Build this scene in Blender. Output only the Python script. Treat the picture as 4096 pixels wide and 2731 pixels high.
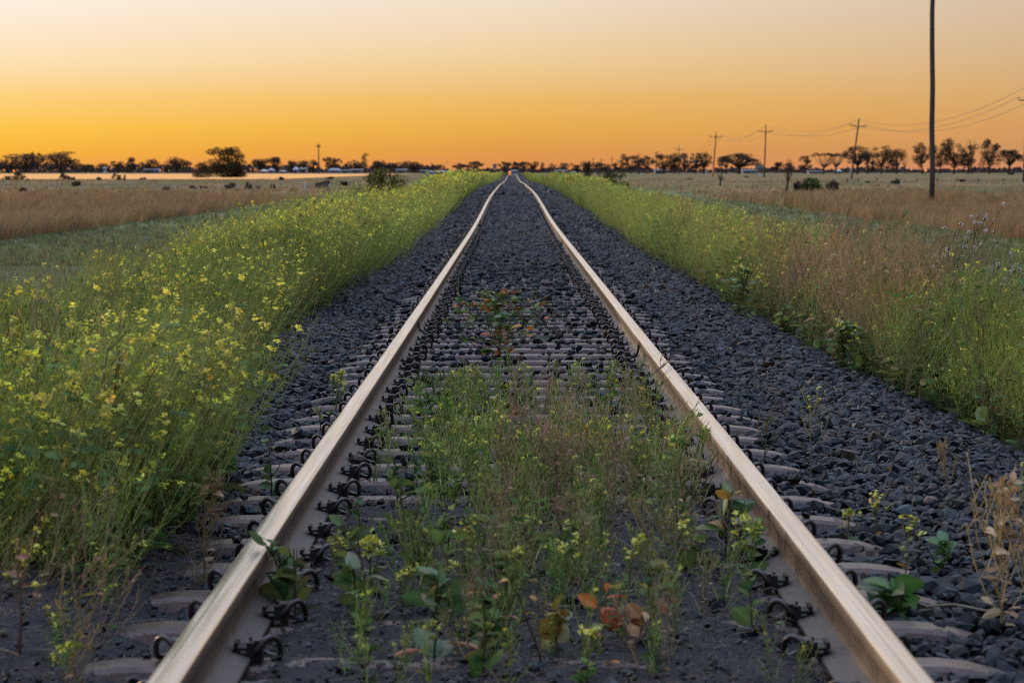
import bpy, math, random
import numpy as np
from mathutils import Vector

for o in list(bpy.data.objects):
    bpy.data.objects.remove(o)
SC = bpy.context.scene
COL = SC.collection
R = math.radians
rng = np.random.default_rng(7)

# ------------------------------------------------------------------ camera
FPX = 13072.0                       # focal length in pixels of the 4096 px wide photograph
HOR = 680.0                         # row of the true horizon there
CAM = np.array([-0.057, 0.0, 1.04])
PITCH = math.atan((1365.5 - HOR) / FPX)
cd = bpy.data.cameras.new('camera')
cd.sensor_width = 36.0
cd.lens = FPX / 4096 * 36
cd.clip_start = 0.1
cd.clip_end = 30000
cd.dof.use_dof = True
cd.dof.focus_distance = 16.5
cd.dof.aperture_fstop = 10.0
cam = bpy.data.objects.new('camera', cd)
cam.location = CAM
cam.rotation_euler = (math.pi / 2 - PITCH, 0, 0)
COL.objects.link(cam)
SC.camera = cam


def at(px, py, Y):
    """World point seen at pixel (px, py) of the 4096x2731 photograph, Y metres ahead."""
    u = (px - 2048) / FPX
    v = (py - 1365.5) / FPX
    c, s = math.cos(PITCH), math.sin(PITCH)
    d = np.array([u, c - v * s, -s - v * c])
    return CAM + d * (Y / d[1])


# ------------------------------------------------------------------ view, sky, sun
SC.view_settings.view_transform = 'Standard'
SC.view_settings.look = 'None'
SC.view_settings.exposure = 0.0
SC.view_settings.gamma = 1.0
SC.cycles.filter_width = 1.05
SC.cycles.use_denoising = False


def lin(r, g, b):
    f = lambda c: (c / 255 / 12.92) if c / 255 <= 0.04045 else ((c / 255 + 0.055) / 1.055) ** 2.4
    return (f(r), f(g), f(b), 1.0)


SUN_AZ = R(-48)                     # the sun went down ahead, to the left of the line
W = bpy.data.worlds.new('World')
SC.world = W
W.use_nodes = True
nt = W.node_tree
nt.nodes.clear()
N = nt.nodes.new
L = nt.links.new


def mth(op, a, b=None, c=None, clamp=False):
    n = N('ShaderNodeMath')
    n.operation = op
    n.use_clamp = clamp
    for i, v in enumerate((a, b, c)):
        if v is None:
            continue
        if isinstance(v, (int, float)):
            n.inputs[i].default_value = v
        else:
            L(v, n.inputs[i])
    return n.outputs[0]


def ramp(fac, stops):
    n = N('ShaderNodeValToRGB')
    n.color_ramp.interpolation = 'B_SPLINE' if False else 'EASE'
    n.color_ramp.interpolation = 'LINEAR'
    e = n.color_ramp.elements
    while len(e) > 1:
        e.remove(e[-1])
    e[0].position = stops[0][0]
    e[0].color = stops[0][1]
    for p, c in stops[1:]:
        k = e.new(p)
        k.color = c
    L(fac, n.inputs[0])
    return n.outputs[0]


def mix(fac, a, b):
    n = N('ShaderNodeMix')
    n.data_type = 'RGBA'
    if isinstance(fac, (int, float)):
        n.inputs[0].default_value = fac
    else:
        L(fac, n.inputs[0])
    for i, v in ((6, a), (7, b)):
        if isinstance(v, tuple):
            n.inputs[i].default_value = v
        else:
            L(v, n.inputs[i])
    return n.outputs[2]


tc = N('ShaderNodeTexCoord')
sep = N('ShaderNodeSeparateXYZ')
L(tc.outputs['Generated'], sep.inputs[0])
elev = mth('ARCSINE', sep.outputs[2])
az = mth('ARCTAN2', sep.outputs[0], sep.outputs[1])
# fac: square root of elevation / 90 degrees gives the horizon band room on the ramp
fac = mth('SQRT', mth('MAXIMUM', mth('DIVIDE', elev, math.pi / 2), 0.0))
q = lambda deg: math.sqrt(deg / 90.0)
UP = [(q(6), lin(232, 218, 204)), (q(13), lin(222, 216, 214)), (q(30), lin(196, 204, 222)), (1.0, lin(158, 174, 206))]
left = ramp(fac, [(0.0, lin(238, 152, 84)), (q(0.10), lin(244, 164, 70)), (q(0.35), lin(250, 182, 62)), (q(0.75), lin(254, 198, 76)),
                  (q(1.25), lin(253, 208, 122)), (q(1.9), lin(254, 226, 180)), (q(2.9), lin(254, 238, 221))] + UP)
mid = ramp(fac, [(0.0, lin(232, 148, 92)), (q(0.10), lin(230, 150, 80)), (q(0.35), lin(233, 160, 72)), (q(0.75), lin(243, 179, 73)),
                 (q(1.25), lin(246, 193, 104)), (q(1.9), lin(249, 213, 156)), (q(2.9), lin(250, 230, 204))] + UP)
right = ramp(fac, [(0.0, lin(232, 152, 110)), (q(0.10), lin(228, 152, 98)), (q(0.35), lin(225, 158, 96)), (q(0.75), lin(232, 169, 94)),
                   (q(1.25), lin(234, 181, 108)), (q(1.9), lin(233, 193, 139)), (q(2.9), lin(232, 205, 173))] + UP)
back = ramp(fac, [(0.0, lin(84, 80, 98)), (q(3), lin(104, 94, 110)), (q(8), lin(118, 110, 124)), (q(18), lin(128, 132, 150)), (q(40), lin(156, 168, 196)), (1.0, lin(158, 174, 206))])
h = 2048 / FPX
t1 = mth('DIVIDE', mth('ADD', az, h), h, clamp=True)
t2 = mth('DIVIDE', az, h, clamp=True)
front = mix(t2, mix(t1, left, mid), right)
daz = mth('ABSOLUTE', mth('SUBTRACT', az, SUN_AZ))
tb = mth('MULTIPLY', mth('SUBTRACT', daz, R(40)), 1 / R(90), clamp=True)
grad0 = mix(tb, front, back)
gain = mth('ADD', mth('MULTIPLY', mth('MULTIPLY', mth('SUBTRACT', elev, R(22)), 1 / R(40), clamp=True), 3.3), 1.0)
gv = N('ShaderNodeVectorMath')
gv.operation = 'SCALE'
L(grad0, gv.inputs[0])
L(gain, gv.inputs['Scale'])
grad = gv.outputs[0]
sky = N('ShaderNodeTexSky')
sky.sky_type = 'NISHITA'
sky.sun_disc = False
sky.sun_elevation = R(1.5)
sky.sun_rotation = SUN_AZ
sky.air_density = 1.0
sky.dust_density = 2.0
vm = N('ShaderNodeVectorMath')
vm.operation = 'SCALE'
L(sky.outputs[0], vm.inputs[0])
vm.inputs['Scale'].default_value = 0.15
bg = N('ShaderNodeBackground')
bg2 = N('ShaderNodeBackground')
L(vm.outputs[0], bg2.inputs[0])
L(grad, bg.inputs[0])
bg.inputs[1].default_value = 1.0
bg2.inputs[1].default_value = 1.0
add = N('ShaderNodeAddShader')
msh = N('ShaderNodeMixShader')
up = mth('MULTIPLY', mth('SUBTRACT', elev, R(8)), 1 / R(30), clamp=True)
L(mth('MULTIPLY', up, 0.2), msh.inputs[0])
L(bg.outputs[0], msh.inputs[1])
L(bg2.outputs[0], msh.inputs[2])
wo = N('ShaderNodeOutputWorld')
L(msh.outputs[0], wo.inputs[0])

sl = bpy.data.lights.new('sun', 'SUN')
sl.energy = 2.6
sl.angle = R(12)
sl.color = (1.0, 0.74, 0.48)
so = bpy.data.objects.new('sun', sl)
so.rotation_euler = (Vector((-math.sin(SUN_AZ), -math.cos(SUN_AZ), -math.tan(R(9)))).to_track_quat('-Z', 'Y')).to_euler()
COL.objects.link(so)

# ------------------------------------------------------------------ helpers
def tag(o, label=None, cat=None, group=None, kind=None):
    if label:
        o['label'] = label
    if cat:
        o['category'] = cat
    if group:
        o['group'] = group
    if kind:
        o['kind'] = kind
    return o


def empty(name, loc=(0, 0, 0)):
    o = bpy.data.objects.new(name, None)
    o.location = loc
    o.empty_display_size = 0.1
    COL.objects.link(o)
    return o


def mesh(name, V, F, C=None, smooth=False, mats=None, midx=None):
    V = np.ascontiguousarray(V, dtype=np.float32)
    F = np.ascontiguousarray(F, dtype=np.int32)
    me = bpy.data.meshes.new(name)
    k = F.shape[1]
    me.vertices.add(len(V))
    me.vertices.foreach_set('co', V.ravel())
    me.loops.add(F.size)
    me.loops.foreach_set('vertex_index', F.ravel())
    me.polygons.add(len(F))
    me.polygons.foreach_set('loop_start', np.arange(0, F.size, k, dtype=np.int32))
    me.polygons.foreach_set('loop_total', np.full(len(F), k, dtype=np.int32))
    me.polygons.foreach_set('use_smooth', np.full(len(F), smooth, dtype=bool))
    for m in (mats or []):
        me.materials.append(m)
    if midx is not None:
        me.polygons.foreach_set('material_index', np.asarray(midx, dtype=np.int32))
    if C is not None:
        a = me.color_attributes.new('Col', 'FLOAT_COLOR', 'POINT')
        C4 = np.ones((len(V), 4), dtype=np.float32)
        C4[:, :3] = C
        a.data.foreach_set('color', C4.ravel())
    me.update(calc_edges=True)
    return me


def obj(name, me, parent=None, loc=None):
    o = bpy.data.objects.new(name, me)
    if loc is not None:
        o.location = loc
    COL.objects.link(o)
    if parent is not None:
        o.parent = parent
    return o


class Geo:
    """Collects triangles with one colour per vertex."""

    def __init__(s):
        s.V, s.F, s.C, s.n = [], [], [], 0

    def add(s, V, F, c):
        V = np.asarray(V, float).reshape(-1, 3)
        s.V.append(V)
        s.F.append(np.asarray(F, int).reshape(-1, 3) + s.n)
        c = np.asarray(c, float)
        s.C.append(np.broadcast_to(c, (len(V), 3)) if c.ndim == 1 else c)
        s.n += len(V)

    def done(s):
        if not s.V:
            return np.zeros((0, 3)), np.zeros((0, 3), int), np.zeros((0, 3))
        return np.concatenate(s.V), np.concatenate(s.F), np.concatenate(s.C)

    def mesh(s, name, mat, smooth=False, off=None):
        V, F, C = s.done()
        if off is not None:
            V = V - np.asarray(off)
        return mesh(name, V, F, C, smooth, [mat])

    def build(s, name, mat, parent=None, loc=None, smooth=False):
        """Vertices are in the parent's space (or the world's)."""
        return obj(name, s.mesh(name, mat, smooth), parent, loc)

    def tube(s, pts, r0, r1, col, sides=3, cap=False):
        P = np.asarray(pts, float)
        n = len(P)
        T = np.gradient(P, axis=0)
        T /= np.linalg.norm(T, axis=1)[:, None] + 1e-9
        a = np.array([0.31, 0.95, 0.05]) if abs(T[0] @ np.array([0.31, 0.95, 0.05])) < 0.9 else np.array([0.95, 0.1, 0.3])
        U = np.cross(T, a)
        U /= np.linalg.norm(U, axis=1)[:, None] + 1e-9
        B = np.cross(T, U)
        r = np.linspace(r0, r1, n) if np.ndim(r0) == 0 else np.asarray(r0)
        th = np.arange(sides) * 2 * math.pi / sides
        V = P[:, None, :] + r[:, None, None] * (np.cos(th)[None, :, None] * U[:, None, :] + np.sin(th)[None, :, None] * B[:, None, :])
        F = []
        for i in range(n - 1):
            for j in range(sides):
                j2 = (j + 1) % sides
                a0, a1, b0, b1 = i * sides + j, i * sides + j2, (i + 1) * sides + j, (i + 1) * sides + j2
                F += [(a0, a1, b1), (a0, b1, b0)]
        if cap:
            for j in range(1, sides - 1):
                F.append((0, j + 1, j))
                o = (n - 1) * sides
                F.append((o, o + j, o + j + 1))
        c = np.asarray(col, float)
        if c.ndim == 2:
            c = np.repeat(c, sides, axis=0)
        s.add(V.reshape(-1, 3), F, c)

    def ribbon(s, pts, w, col, side):
        P = np.asarray(pts, float)
        n = len(P)
        ww = w * np.linspace(1, 0.35, n)[:, None] * 0.5
        V = np.stack([P - side * ww, P + side * ww], 1).reshape(-1, 3)
        F = []
        for i in range(n - 1):
            a = 2 * i
            F += [(a, a + 1, a + 3), (a, a + 3, a + 2)]
        s.add(V, F, col)

    def leaf(s, base, d, up, Ln, Wd, col, fold=0.25, droop=0.2):
        d = np.asarray(d, float)
        d = d / (np.linalg.norm(d) + 1e-9)
        side = np.cross(d, up)
        side /= np.linalg.norm(side) + 1e-9
        nrm = np.cross(side, d)
        b = np.asarray(base, float)
        ts = np.array([0, 0.12, 0.34, 0.62, 0.86, 1.0])
        ws = np.array([0.08, 0.62, 1.0, 0.86, 0.42, 0.0]) * Wd * 0.5
        h = math.sin(1e4 * (b[0] + 2 * b[1] + d[2]))
        tw = 0.35 * h
        V, C = [], []
        col = np.asarray(col, float)
        brown = np.array([0.24, 0.13, 0.06])
        k = max(0.0, h - 0.25) * 0.8
        for t, w in zip(ts, ws):
            c = b + d * Ln * t - np.array([0, 0, 1.0]) * droop * Ln * t * t
            sd = side * math.cos(tw * t) + nrm * math.sin(tw * t)
            V += [c, c + sd * w + nrm * fold * w, c - sd * w + nrm * fold * w]
            e = min(1.0, k * t * t * 1.4)
            C += [(col * (1 - e) + brown * e) * 1.22, (col * (1 - e) + brown * e) * 0.92, (col * (1 - e) + brown * e) * 0.98]
        F = []
        for i in range(5):
            a = 3 * i
            F += [(a, a + 1, a + 4), (a, a + 4, a + 3), (a, a + 3, a + 5), (a, a + 5, a + 2)]
        s.add(V, F, np.array(C))

    def box(s, x0, x1, y0, y1, z0, z1, col=(0.5, 0.5, 0.5)):
        V = [(x0, y0, z0), (x1, y0, z0), (x1, y1, z0), (x0, y1, z0), (x0, y0, z1), (x1, y0, z1), (x1, y1, z1), (x0, y1, z1)]
        Q = [(0, 3, 2, 1), (4, 5, 6, 7), (0, 1, 5, 4), (1, 2, 6, 5), (2, 3, 7, 6), (3, 0, 4, 7)]
        F = []
        for a, b, c, d in Q:
            F += [(a, b, c), (a, c, d)]
        s.add(V, F, col)


def pmat(name, col, rough=0.7, spec=0.3, metal=0.0, attr=False, noise=None, bump=None, emit=None):
    m = bpy.data.materials.new(name)
    m.use_nodes = True
    t = m.node_tree
    b = t.nodes['Principled BSDF']
    b.inputs['Roughness'].default_value = rough
    b.inputs['Specular IOR Level'].default_value = spec
    b.inputs['Metallic'].default_value = metal
    b.inputs['Base Color'].default_value = (*col[:3], 1)
    src = None
    if attr:
        a = t.nodes.new('ShaderNodeAttribute')
        a.attribute_name = 'Col'
        src = a.outputs['Color']
    geo = t.nodes.new('ShaderNodeNewGeometry')
    if noise:
        sc_, amt, col2 = noise
        mp = t.nodes.new('ShaderNodeMapping')
        t.links.new(geo.outputs['Position'], mp.inputs[0])
        mp.inputs['Scale'].default_value = sc_ if isinstance(sc_, tuple) else (sc_,) * 3
        nz = t.nodes.new('ShaderNodeTexNoise')
        nz.inputs['Scale'].default_value = 1.0
        nz.inputs['Detail'].default_value = 6
        nz.inputs['Roughness'].default_value = 0.65
        t.links.new(mp.outputs[0], nz.inputs[0])
        rp = t.nodes.new('ShaderNodeValToRGB')
        rp.color_ramp.elements[0].position = 0.38
        rp.color_ramp.elements[1].position = 0.66
        t.links.new(nz.outputs[0], rp.inputs[0])
        mx = t.nodes.new('ShaderNodeMix')
        mx.data_type = 'RGBA'
        ml = t.nodes.new('ShaderNodeMath')
        ml.operation = 'MULTIPLY'
        ml.inputs[1].default_value = amt
        t.links.new(rp.outputs[0], ml.inputs[0])
        t.links.new(ml.outputs[0], mx.inputs[0])
        if src is None:
            mx.inputs[6].default_value = (*col[:3], 1)
        else:
            t.links.new(src, mx.inputs[6])
        mx.inputs[7].default_value = (*col2[:3], 1)
        src = mx.outputs[2]
    if src is not None:
        t.links.new(src, b.inputs['Base Color'])
    if bump:
        sc_, st, dist = bump
        nz = t.nodes.new('ShaderNodeTexNoise')
        nz.inputs['Scale'].default_value = sc_
        nz.inputs['Detail'].default_value = 5
        t.links.new(geo.outputs['Position'], nz.inputs[0])
        bp = t.nodes.new('ShaderNodeBump')
        bp.inputs['Strength'].default_value = st
        bp.inputs['Distance'].default_value = dist
        t.links.new(nz.outputs[0], bp.inputs['Height'])
        t.links.new(bp.outputs[0], b.inputs['Normal'])
    if emit:
        b.inputs['Emission Color'].default_value = (*emit[0], 1)
        b.inputs['Emission Strength'].default_value = emit[1]
    return m


def vegmat(name, trans=0.35, gloss=0.04):
    m = bpy.data.materials.new(name)
    m.use_nodes = True
    t = m.node_tree
    t.nodes.clear()
    a = t.nodes.new('ShaderNodeAttribute')
    a.attribute_name = 'Col'
    d = t.nodes.new('ShaderNodeBsdfDiffuse')
    tr = t.nodes.new('ShaderNodeBsdfTranslucent')
    g = t.nodes.new('ShaderNodeBsdfGlossy')
    g.inputs['Roughness'].default_value = 0.45
    g.inputs[0].default_value = (0.8, 0.8, 0.8, 1)
    for x in (d, tr):
        t.links.new(a.outputs['Color'], x.inputs[0])
    m1 = t.nodes.new('ShaderNodeMixShader')
    m1.inputs[0].default_value = trans
    t.links.new(d.outputs[0], m1.inputs[1])
    t.links.new(tr.outputs[0], m1.inputs[2])
    m2 = t.nodes.new('ShaderNodeMixShader')
    m2.inputs[0].default_value = gloss
    t.links.new(m1.outputs[0], m2.inputs[1])
    t.links.new(g.outputs[0], m2.inputs[2])
    o = t.nodes.new('ShaderNodeOutputMaterial')
    t.links.new(m2.outputs[0], o.inputs[0])
    return m


M_VEG = vegmat('plant_tissue', 0.40, 0.012)
M_LEAF = vegmat('leaf_tissue', 0.30, 0.06)
M_CROWN = vegmat('tree_foliage', 0.15, 0.01)
M_STONE = pmat('basalt_stone', (0.06, 0.07, 0.09), 0.5, 0.19, attr=True, noise=(90.0, 0.18, (0.04, 0.048, 0.058)))
M_STEEL = pmat('weathered_sleeper_steel', (0.095, 0.064, 0.058), 0.40, 0.5, metal=0.45, noise=((14, 14, 14), 0.75, (0.038, 0.023, 0.021)), bump=(160, 0.25, 0.002))
M_CLIP = pmat('dark_spring_steel', (0.022, 0.016, 0.016), 0.34, 0.5, noise=(40.0, 0.4, (0.055, 0.035, 0.03)))
M_RUBBER = pmat('black_insulator', (0.012, 0.011, 0.012), 0.5, 0.4)
M_BARK = pmat('tree_bark', (0.06, 0.045, 0.038), 0.9, 0.1)
M_POLE = pmat('weathered_timber', (0.055, 0.043, 0.038), 0.85, 0.15, noise=((6, 6, 0.6), 0.6, (0.10, 0.085, 0.08)), bump=(30, 0.4, 0.01))


# ------------------------------------------------------------------ the lie of the land
_PY = np.array([-60, 0, 8, 20, 55, 67, 80, 94, 106, 122, 140, 170, 203, 270, 339, 420, 500, 578, 612, 660, 740, 900, 1200.])
_PD = np.array([1.008, 1.008, 1.014, 1.033, 1.043, 1.031, .965, .889, .848, .822, .817, .84, .885, 1.02, 1.13, 1.08, .975, .91, .925, 1.02, 1.28, 1.45, 1.5])


def zr(y):
    """Height of the rail head along the line."""
    y = np.asarray(y, float)
    k = [-6, -3, 0, 3, 6]
    w = np.clip(y / 40, 0.01, 3)
    return sum(CAM[2] - np.interp(y + a * w, _PY, _PD) for a in k) / 5


def wob(x, y, s=1.0):
    return (np.sin(x * 0.9 * s + 1.3 * np.sin(y * 0.23 * s)) * np.cos(y * 0.41 * s + 0.7) + 0.5 * np.sin(x * 2.3 * s + y * 0.9 * s + 2) * np.cos(y * 1.7 * s - x * 0.6))


def zfield(x, y):
    x = np.asarray(x, float)
    y = np.asarray(y, float)
    z = -0.455 + 0.035 * wob(x * 0.25, y * 0.12) * np.clip(1 - y / 400, 0, 1)
    return z - 0.71 * np.clip((y - 1150) / 1300, 0, 1) - 1.2 * np.clip((y - 2600) / 4000, 0, 5)


def zbed(x, y):
    """Top of the ballast bed."""
    ax = np.abs(x)
    r = zr(y)
    c = -0.204 + 0.044 * np.clip((y - 32) / 30, 0, 1)
    sh = np.interp(ax, [0, .62, .68, .85, .95, 1.2, 1.32, 1.72, 2.7], [0, 0, -.005, -.005, .0, .006, .028, .022, -.26])
    cover = np.where(ax < 1.15, c, -0.199)
    cover = np.where(ax > 0.86, -0.202 + 0.03 * np.clip((y - 55) / 40, 0, 1), cover)
    dirt = 0.056 * np.clip((12.3 - y) / 1.0, 0, 1) * np.clip((.73 - ax) / .10, 0, 1)
    dirt = dirt + np.where(x < -.9, 0.064 * np.clip((11.2 - y) / .8, 0, 1) * np.clip((ax - .95) / .25, 0, 1), 0)
    return r + cover + sh + dirt + 0.006 * wob(x * 3, y * 2)


def zland(x, y):
    """Ground without the ballast."""
    ax = np.abs(x)
    f = zfield(x, y)
    e = zr(y) - 0.235 + np.interp(ax, [0, 1.7, 2.9, 60], [0, 0, -.34, -10])
    e = np.where(y > 900, -50, e)
    return np.maximum(f, e)


def grid(xs, ys, fz):
    X, Y = np.meshgrid(xs, ys)
    Z = fz(X, Y)
    V = np.stack([X, Y, Z], -1).reshape(-1, 3)
    nx, ny = len(xs), len(ys)
    i = np.arange(ny - 1)[:, None] * nx + np.arange(nx - 1)[None, :]
    Fq = np.stack([i, i + 1, i + nx + 1, i + nx], -1).reshape(-1, 4)
    return V, Fq


def ground_mat():
    m = bpy.data.materials.new('field_ground')
    m.use_nodes = True
    t = m.node_tree
    b = t.nodes['Principled BSDF']
    b.inputs['Roughness'].default_value = 0.9
    b.inputs['Specular IOR Level'].default_value = 0.0
    n, l = t.nodes.new, t.links.new
    g = n('ShaderNodeNewGeometry')
    sp = n('ShaderNodeSeparateXYZ')
    l(g.outputs['Position'], sp.inputs[0])

    def noise(scale, detail=5):
        mp = n('ShaderNodeMapping')
        mp.inputs['Scale'].default_value = scale
        l(g.outputs['Position'], mp.inputs[0])
        z = n('ShaderNodeTexNoise')
        z.inputs['Scale'].default_value = 1
        z.inputs['Detail'].default_value = detail
        l(mp.outputs[0], z.inputs[0])
        return z.outputs[0]

    def rmp(f, a, b_):
        r = n('ShaderNodeMapRange')
        r.inputs[1].default_value = a
        r.inputs[2].default_value = b_
        l(f, r.inputs[0])
        return r.outputs[0]

    def mx(f, a, b_):
        k = n('ShaderNodeMix')
        k.data_type = 'RGBA'
        l(f, k.inputs[0])
        for i, v in ((6, a), (7, b_)):
            if isinstance(v, tuple):
                k.inputs[i].default_value = (*v, 1)
            else:
                l(v, k.inputs[i])
        return k.outputs[2]

    def ma(op, a, b_):
        k = n('ShaderNodeMath')
        k.operation = op
        for i, v in enumerate((a, b_)):
            if isinstance(v, (int, float)):
                k.inputs[i].default_value = v
            else:
                l(v, k.inputs[i])
        return k.outputs[0]

    mown = mx(rmp(noise((.35, .12, 1)), .4, .62), (.115, .125, .07), (.17, .20, .10))
    mown = mx(rmp(noise((.22, .09, 1.0)), .58, .68), mown, (.055, .045, .04))
    dry = mx(rmp(noise((.10, .02, 1)), .38, .64), (.29, .195, .10), (.13, .145, .065))
    dry = mx(rmp(noise((.5, .06, 1)), .55, .7), dry, (.10, .075, .06))
    wig = ma('MULTIPLY', ma('SUBTRACT', noise((.2, .06, 1)), 0.5), 5.0)
    ax = ma('ADD', ma('ABSOLUTE', sp.outputs[0], 0), wig)
    col = mx(rmp(ax, 10.2, 11.2), mown, dry)
    col = mx(rmp(ax, 4.2, 3.2), col, (.05, .048, .032))
    fine = rmp(noise((9, 5, 5), 8), .3, .7)
    col = mx(ma('MULTIPLY', fine, 0.35), col, (.05, .045, .035))
    l(col, b.inputs['Base Color'])
    return m


ys = np.concatenate([np.arange(-60, 0, 6), np.arange(0, 60, 1.0), np.geomspace(60, 14000, 130)])
xs = np.concatenate([-np.geomspace(9000, 4, 60), np.linspace(-3.8, 3.8, 39), np.geomspace(4, 9000, 60)])
V, Fq = grid(xs, ys, zland)
g_ = obj('ground', mesh('ground', V, Fq, None, True, [ground_mat()]))
tag(g_, 'flat dry farmland on both sides of the line', 'ground', kind='structure')

# golden stubble paddock, left, matte; the low sky's glow is put into the straw colour
M_STUB = pmat('dry_stubble_with_sky_glow', (0.86, 0.43, 0.15), 1.0, 0.0, noise=((.06, .012, 1), 0.5, (0.72, 0.36, 0.13)))
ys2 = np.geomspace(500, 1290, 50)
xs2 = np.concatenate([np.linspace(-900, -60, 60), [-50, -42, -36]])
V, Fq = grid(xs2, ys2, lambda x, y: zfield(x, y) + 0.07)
tag(obj('stubble_field', mesh('stubble_field', V, Fq, None, True, [M_STUB])), 'pale golden stubble paddock, sky glow painted into its colour, along the foot of the far trees', 'field', kind='structure')

# ------------------------------------------------------------------ ballast bed, stones
ysb = np.concatenate([np.arange(-12, 5, 0.3), np.arange(5, 16, 0.05), np.arange(16, 60, 0.12), np.arange(60, 200, 0.6), np.arange(200, 760, 3)])
xsb = np.linspace(-2.55, 2.55, 130)
V, Fq = grid(xsb, ysb, lambda x, y: zbed(x, y) - 0.012 + 0.008 * wob(x * 14, y * 13) + rng.normal(0, .003, np.shape(x)) * (y < 40))
M_BED = pmat('ballast_fines', (0.014, 0.015, 0.018), 0.85, 0.2, noise=(23.0, 0.7, (0.036, 0.036, 0.040)), bump=(38, 1.0, 0.03))
tag(obj('ballast_bed', mesh('ballast_bed', V, Fq, None, True, [M_BED])), 'raised bed of crushed dark rock under the track', 'railway bed', kind='structure')

PITCH_S = 0.672
SLEEPER_Y = 3.05 + PITCH_S * np.arange(560) + rng.normal(0, 0.022, 560)


def ico():
    t = (1 + 5 ** .5) / 2
    V = np.array([(-1, t, 0), (1, t, 0), (-1, -t, 0), (1, -t, 0), (0, -1, t), (0, 1, t), (0, -1, -t), (0, 1, -t), (t, 0, -1), (t, 0, 1), (-t, 0, -1), (-t, 0, 1)], float)
    V /= np.linalg.norm(V[0])
    F = np.array([(0, 11, 5), (0, 5, 1), (0, 1, 7), (0, 7, 10), (0, 10, 11), (1, 5, 9), (5, 11, 4), (11, 10, 2), (10, 7, 6), (7, 1, 8), (3, 9, 4), (3, 4, 2), (3, 2, 6), (3, 6, 8), (3, 8, 9), (4, 9, 5), (2, 4, 11), (6, 2, 10), (8, 6, 7), (9, 8, 1)])
    return V, F


def randrot(n):
    qn = rng.normal(size=(n, 4))
    qn /= np.linalg.norm(qn, axis=1)[:, None]
    w, x, y, z = qn.T
    return np.stack([np.stack([1 - 2 * (y * y + z * z), 2 * (x * y - z * w), 2 * (x * z + y * w)], -1),
                     np.stack([2 * (x * y + z * w), 1 - 2 * (x * x + z * z), 2 * (y * z - x * w)], -1),
                     np.stack([2 * (x * z - y * w), 2 * (y * z + x * w), 1 - 2 * (x * x + y * y)], -1)], 1)


def stones(pos, size, col):
    IV, IF = ico()
    n = len(pos)
    V = IV[None] * rng.uniform(0.62, 1.12, (n, 12, 1))
    # flatten two random sides so that faces look broken, not round
    for _ in range(3):
        d = rng.normal(size=(n, 1, 3))
        d /= np.linalg.norm(d, axis=2)[..., None]
        k = rng.uniform(0.42, 0.7, (n, 1))
        dp = (V * d).sum(-1)
        V = V - d * np.maximum(dp - k, 0)[..., None]
    V = V * rng.uniform(0.6, 1.25, (n, 1, 3))
    V = np.einsum('nij,nkj->nki', randrot(n), V)
    V[:, :, 2] *= 0.8
    V = V * size[:, None, None] + pos[:, None, :]
    F = IF[None] + (np.arange(n) * 12)[:, None, None]
    C = np.repeat(col, 12, axis=0)
    return V.reshape(-1, 3), F.reshape(-1, 3), C


def scatter_stones(y0, y1, dens, size, x1=2.45):
    n = int((y1 - y0) * 2 * x1 * dens)
    x = rng.uniform(-x1, x1, n)
    y = rng.uniform(y0, y1, n)
    s = size * np.minimum(rng.lognormal(0, 0.30, n), 1.8)
    ax = np.abs(x)
    i = np.clip(np.searchsorted(SLEEPER_Y, y), 1, len(SLEEPER_Y) - 1)
    near = np.minimum(np.abs(y - SLEEPER_Y[i - 1]), np.abs(y - SLEEPER_Y[i]))
    cover_in = np.interp(y, [6, 15, 24, 34, 48, 62], [.05, .09, .15, .32, .68, 1])
    cover_out = np.interp(y, [6, 20, 40, 60, 90, 130], [.04, .06, .10, .18, .42, .9])
    cov = np.where(ax < .7, cover_in, cover_out) + np.clip((ax - 1.14) / .12, 0, 1)
    lim = 0.086 + s * 0.5
    keep = (near > lim) | (rng.uniform(size=n) < cov)
    foot = np.abs(ax - .7525) < .075 + s * .5
    keep &= ~(foot & (rng.uniform(size=n) > .006))
    clipz = (np.abs(ax - .7525) < .19) & (near < .10)
    keep &= ~(clipz & (rng.uniform(size=n) > .15))
    # bare fine dirt: middle of the track close by and left of it
    dirt = ((ax < .66) & (y < 12.3)) | ((x < -.95) & (y < 10.8))
    keep &= ~(dirt & (rng.uniform(size=n) > .13))
    s = np.where(dirt, s * rng.uniform(.25, .8, n), s)
    x, y, s, foot, near, ax, lim = x[keep], y[keep], s[keep], foot[keep], near[keep], ax[keep], lim[keep]
    z = zbed(x, y) + s * rng.uniform(-.25, .55, len(x))
    on = (near < lim) & (ax < 1.1)
    z = np.where(on, np.maximum(z, zr(y) - 0.164 + s * .35), z)
    z = np.where(foot, zr(y) - .145 + s * .5, z)
    base = rng.lognormal(0.1, .62, (len(x), 1))
    tint = np.array([[.0072, .0105, .013]]) * base
    warm = rng.uniform(size=(len(x), 1)) < .14
    tint = np.where(warm, np.array([[.028, .020, .016]]) * base, tint)
    return stones(np.stack([x, y, z], -1), s, tint)


parts = [scatter_stones(5.4, 14, 900, .026), scatter_stones(14, 30, 800, .027), scatter_stones(30, 60, 420, .034), scatter_stones(60, 120, 150, .05), scatter_stones(120, 300, 26, .10)]
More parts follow.
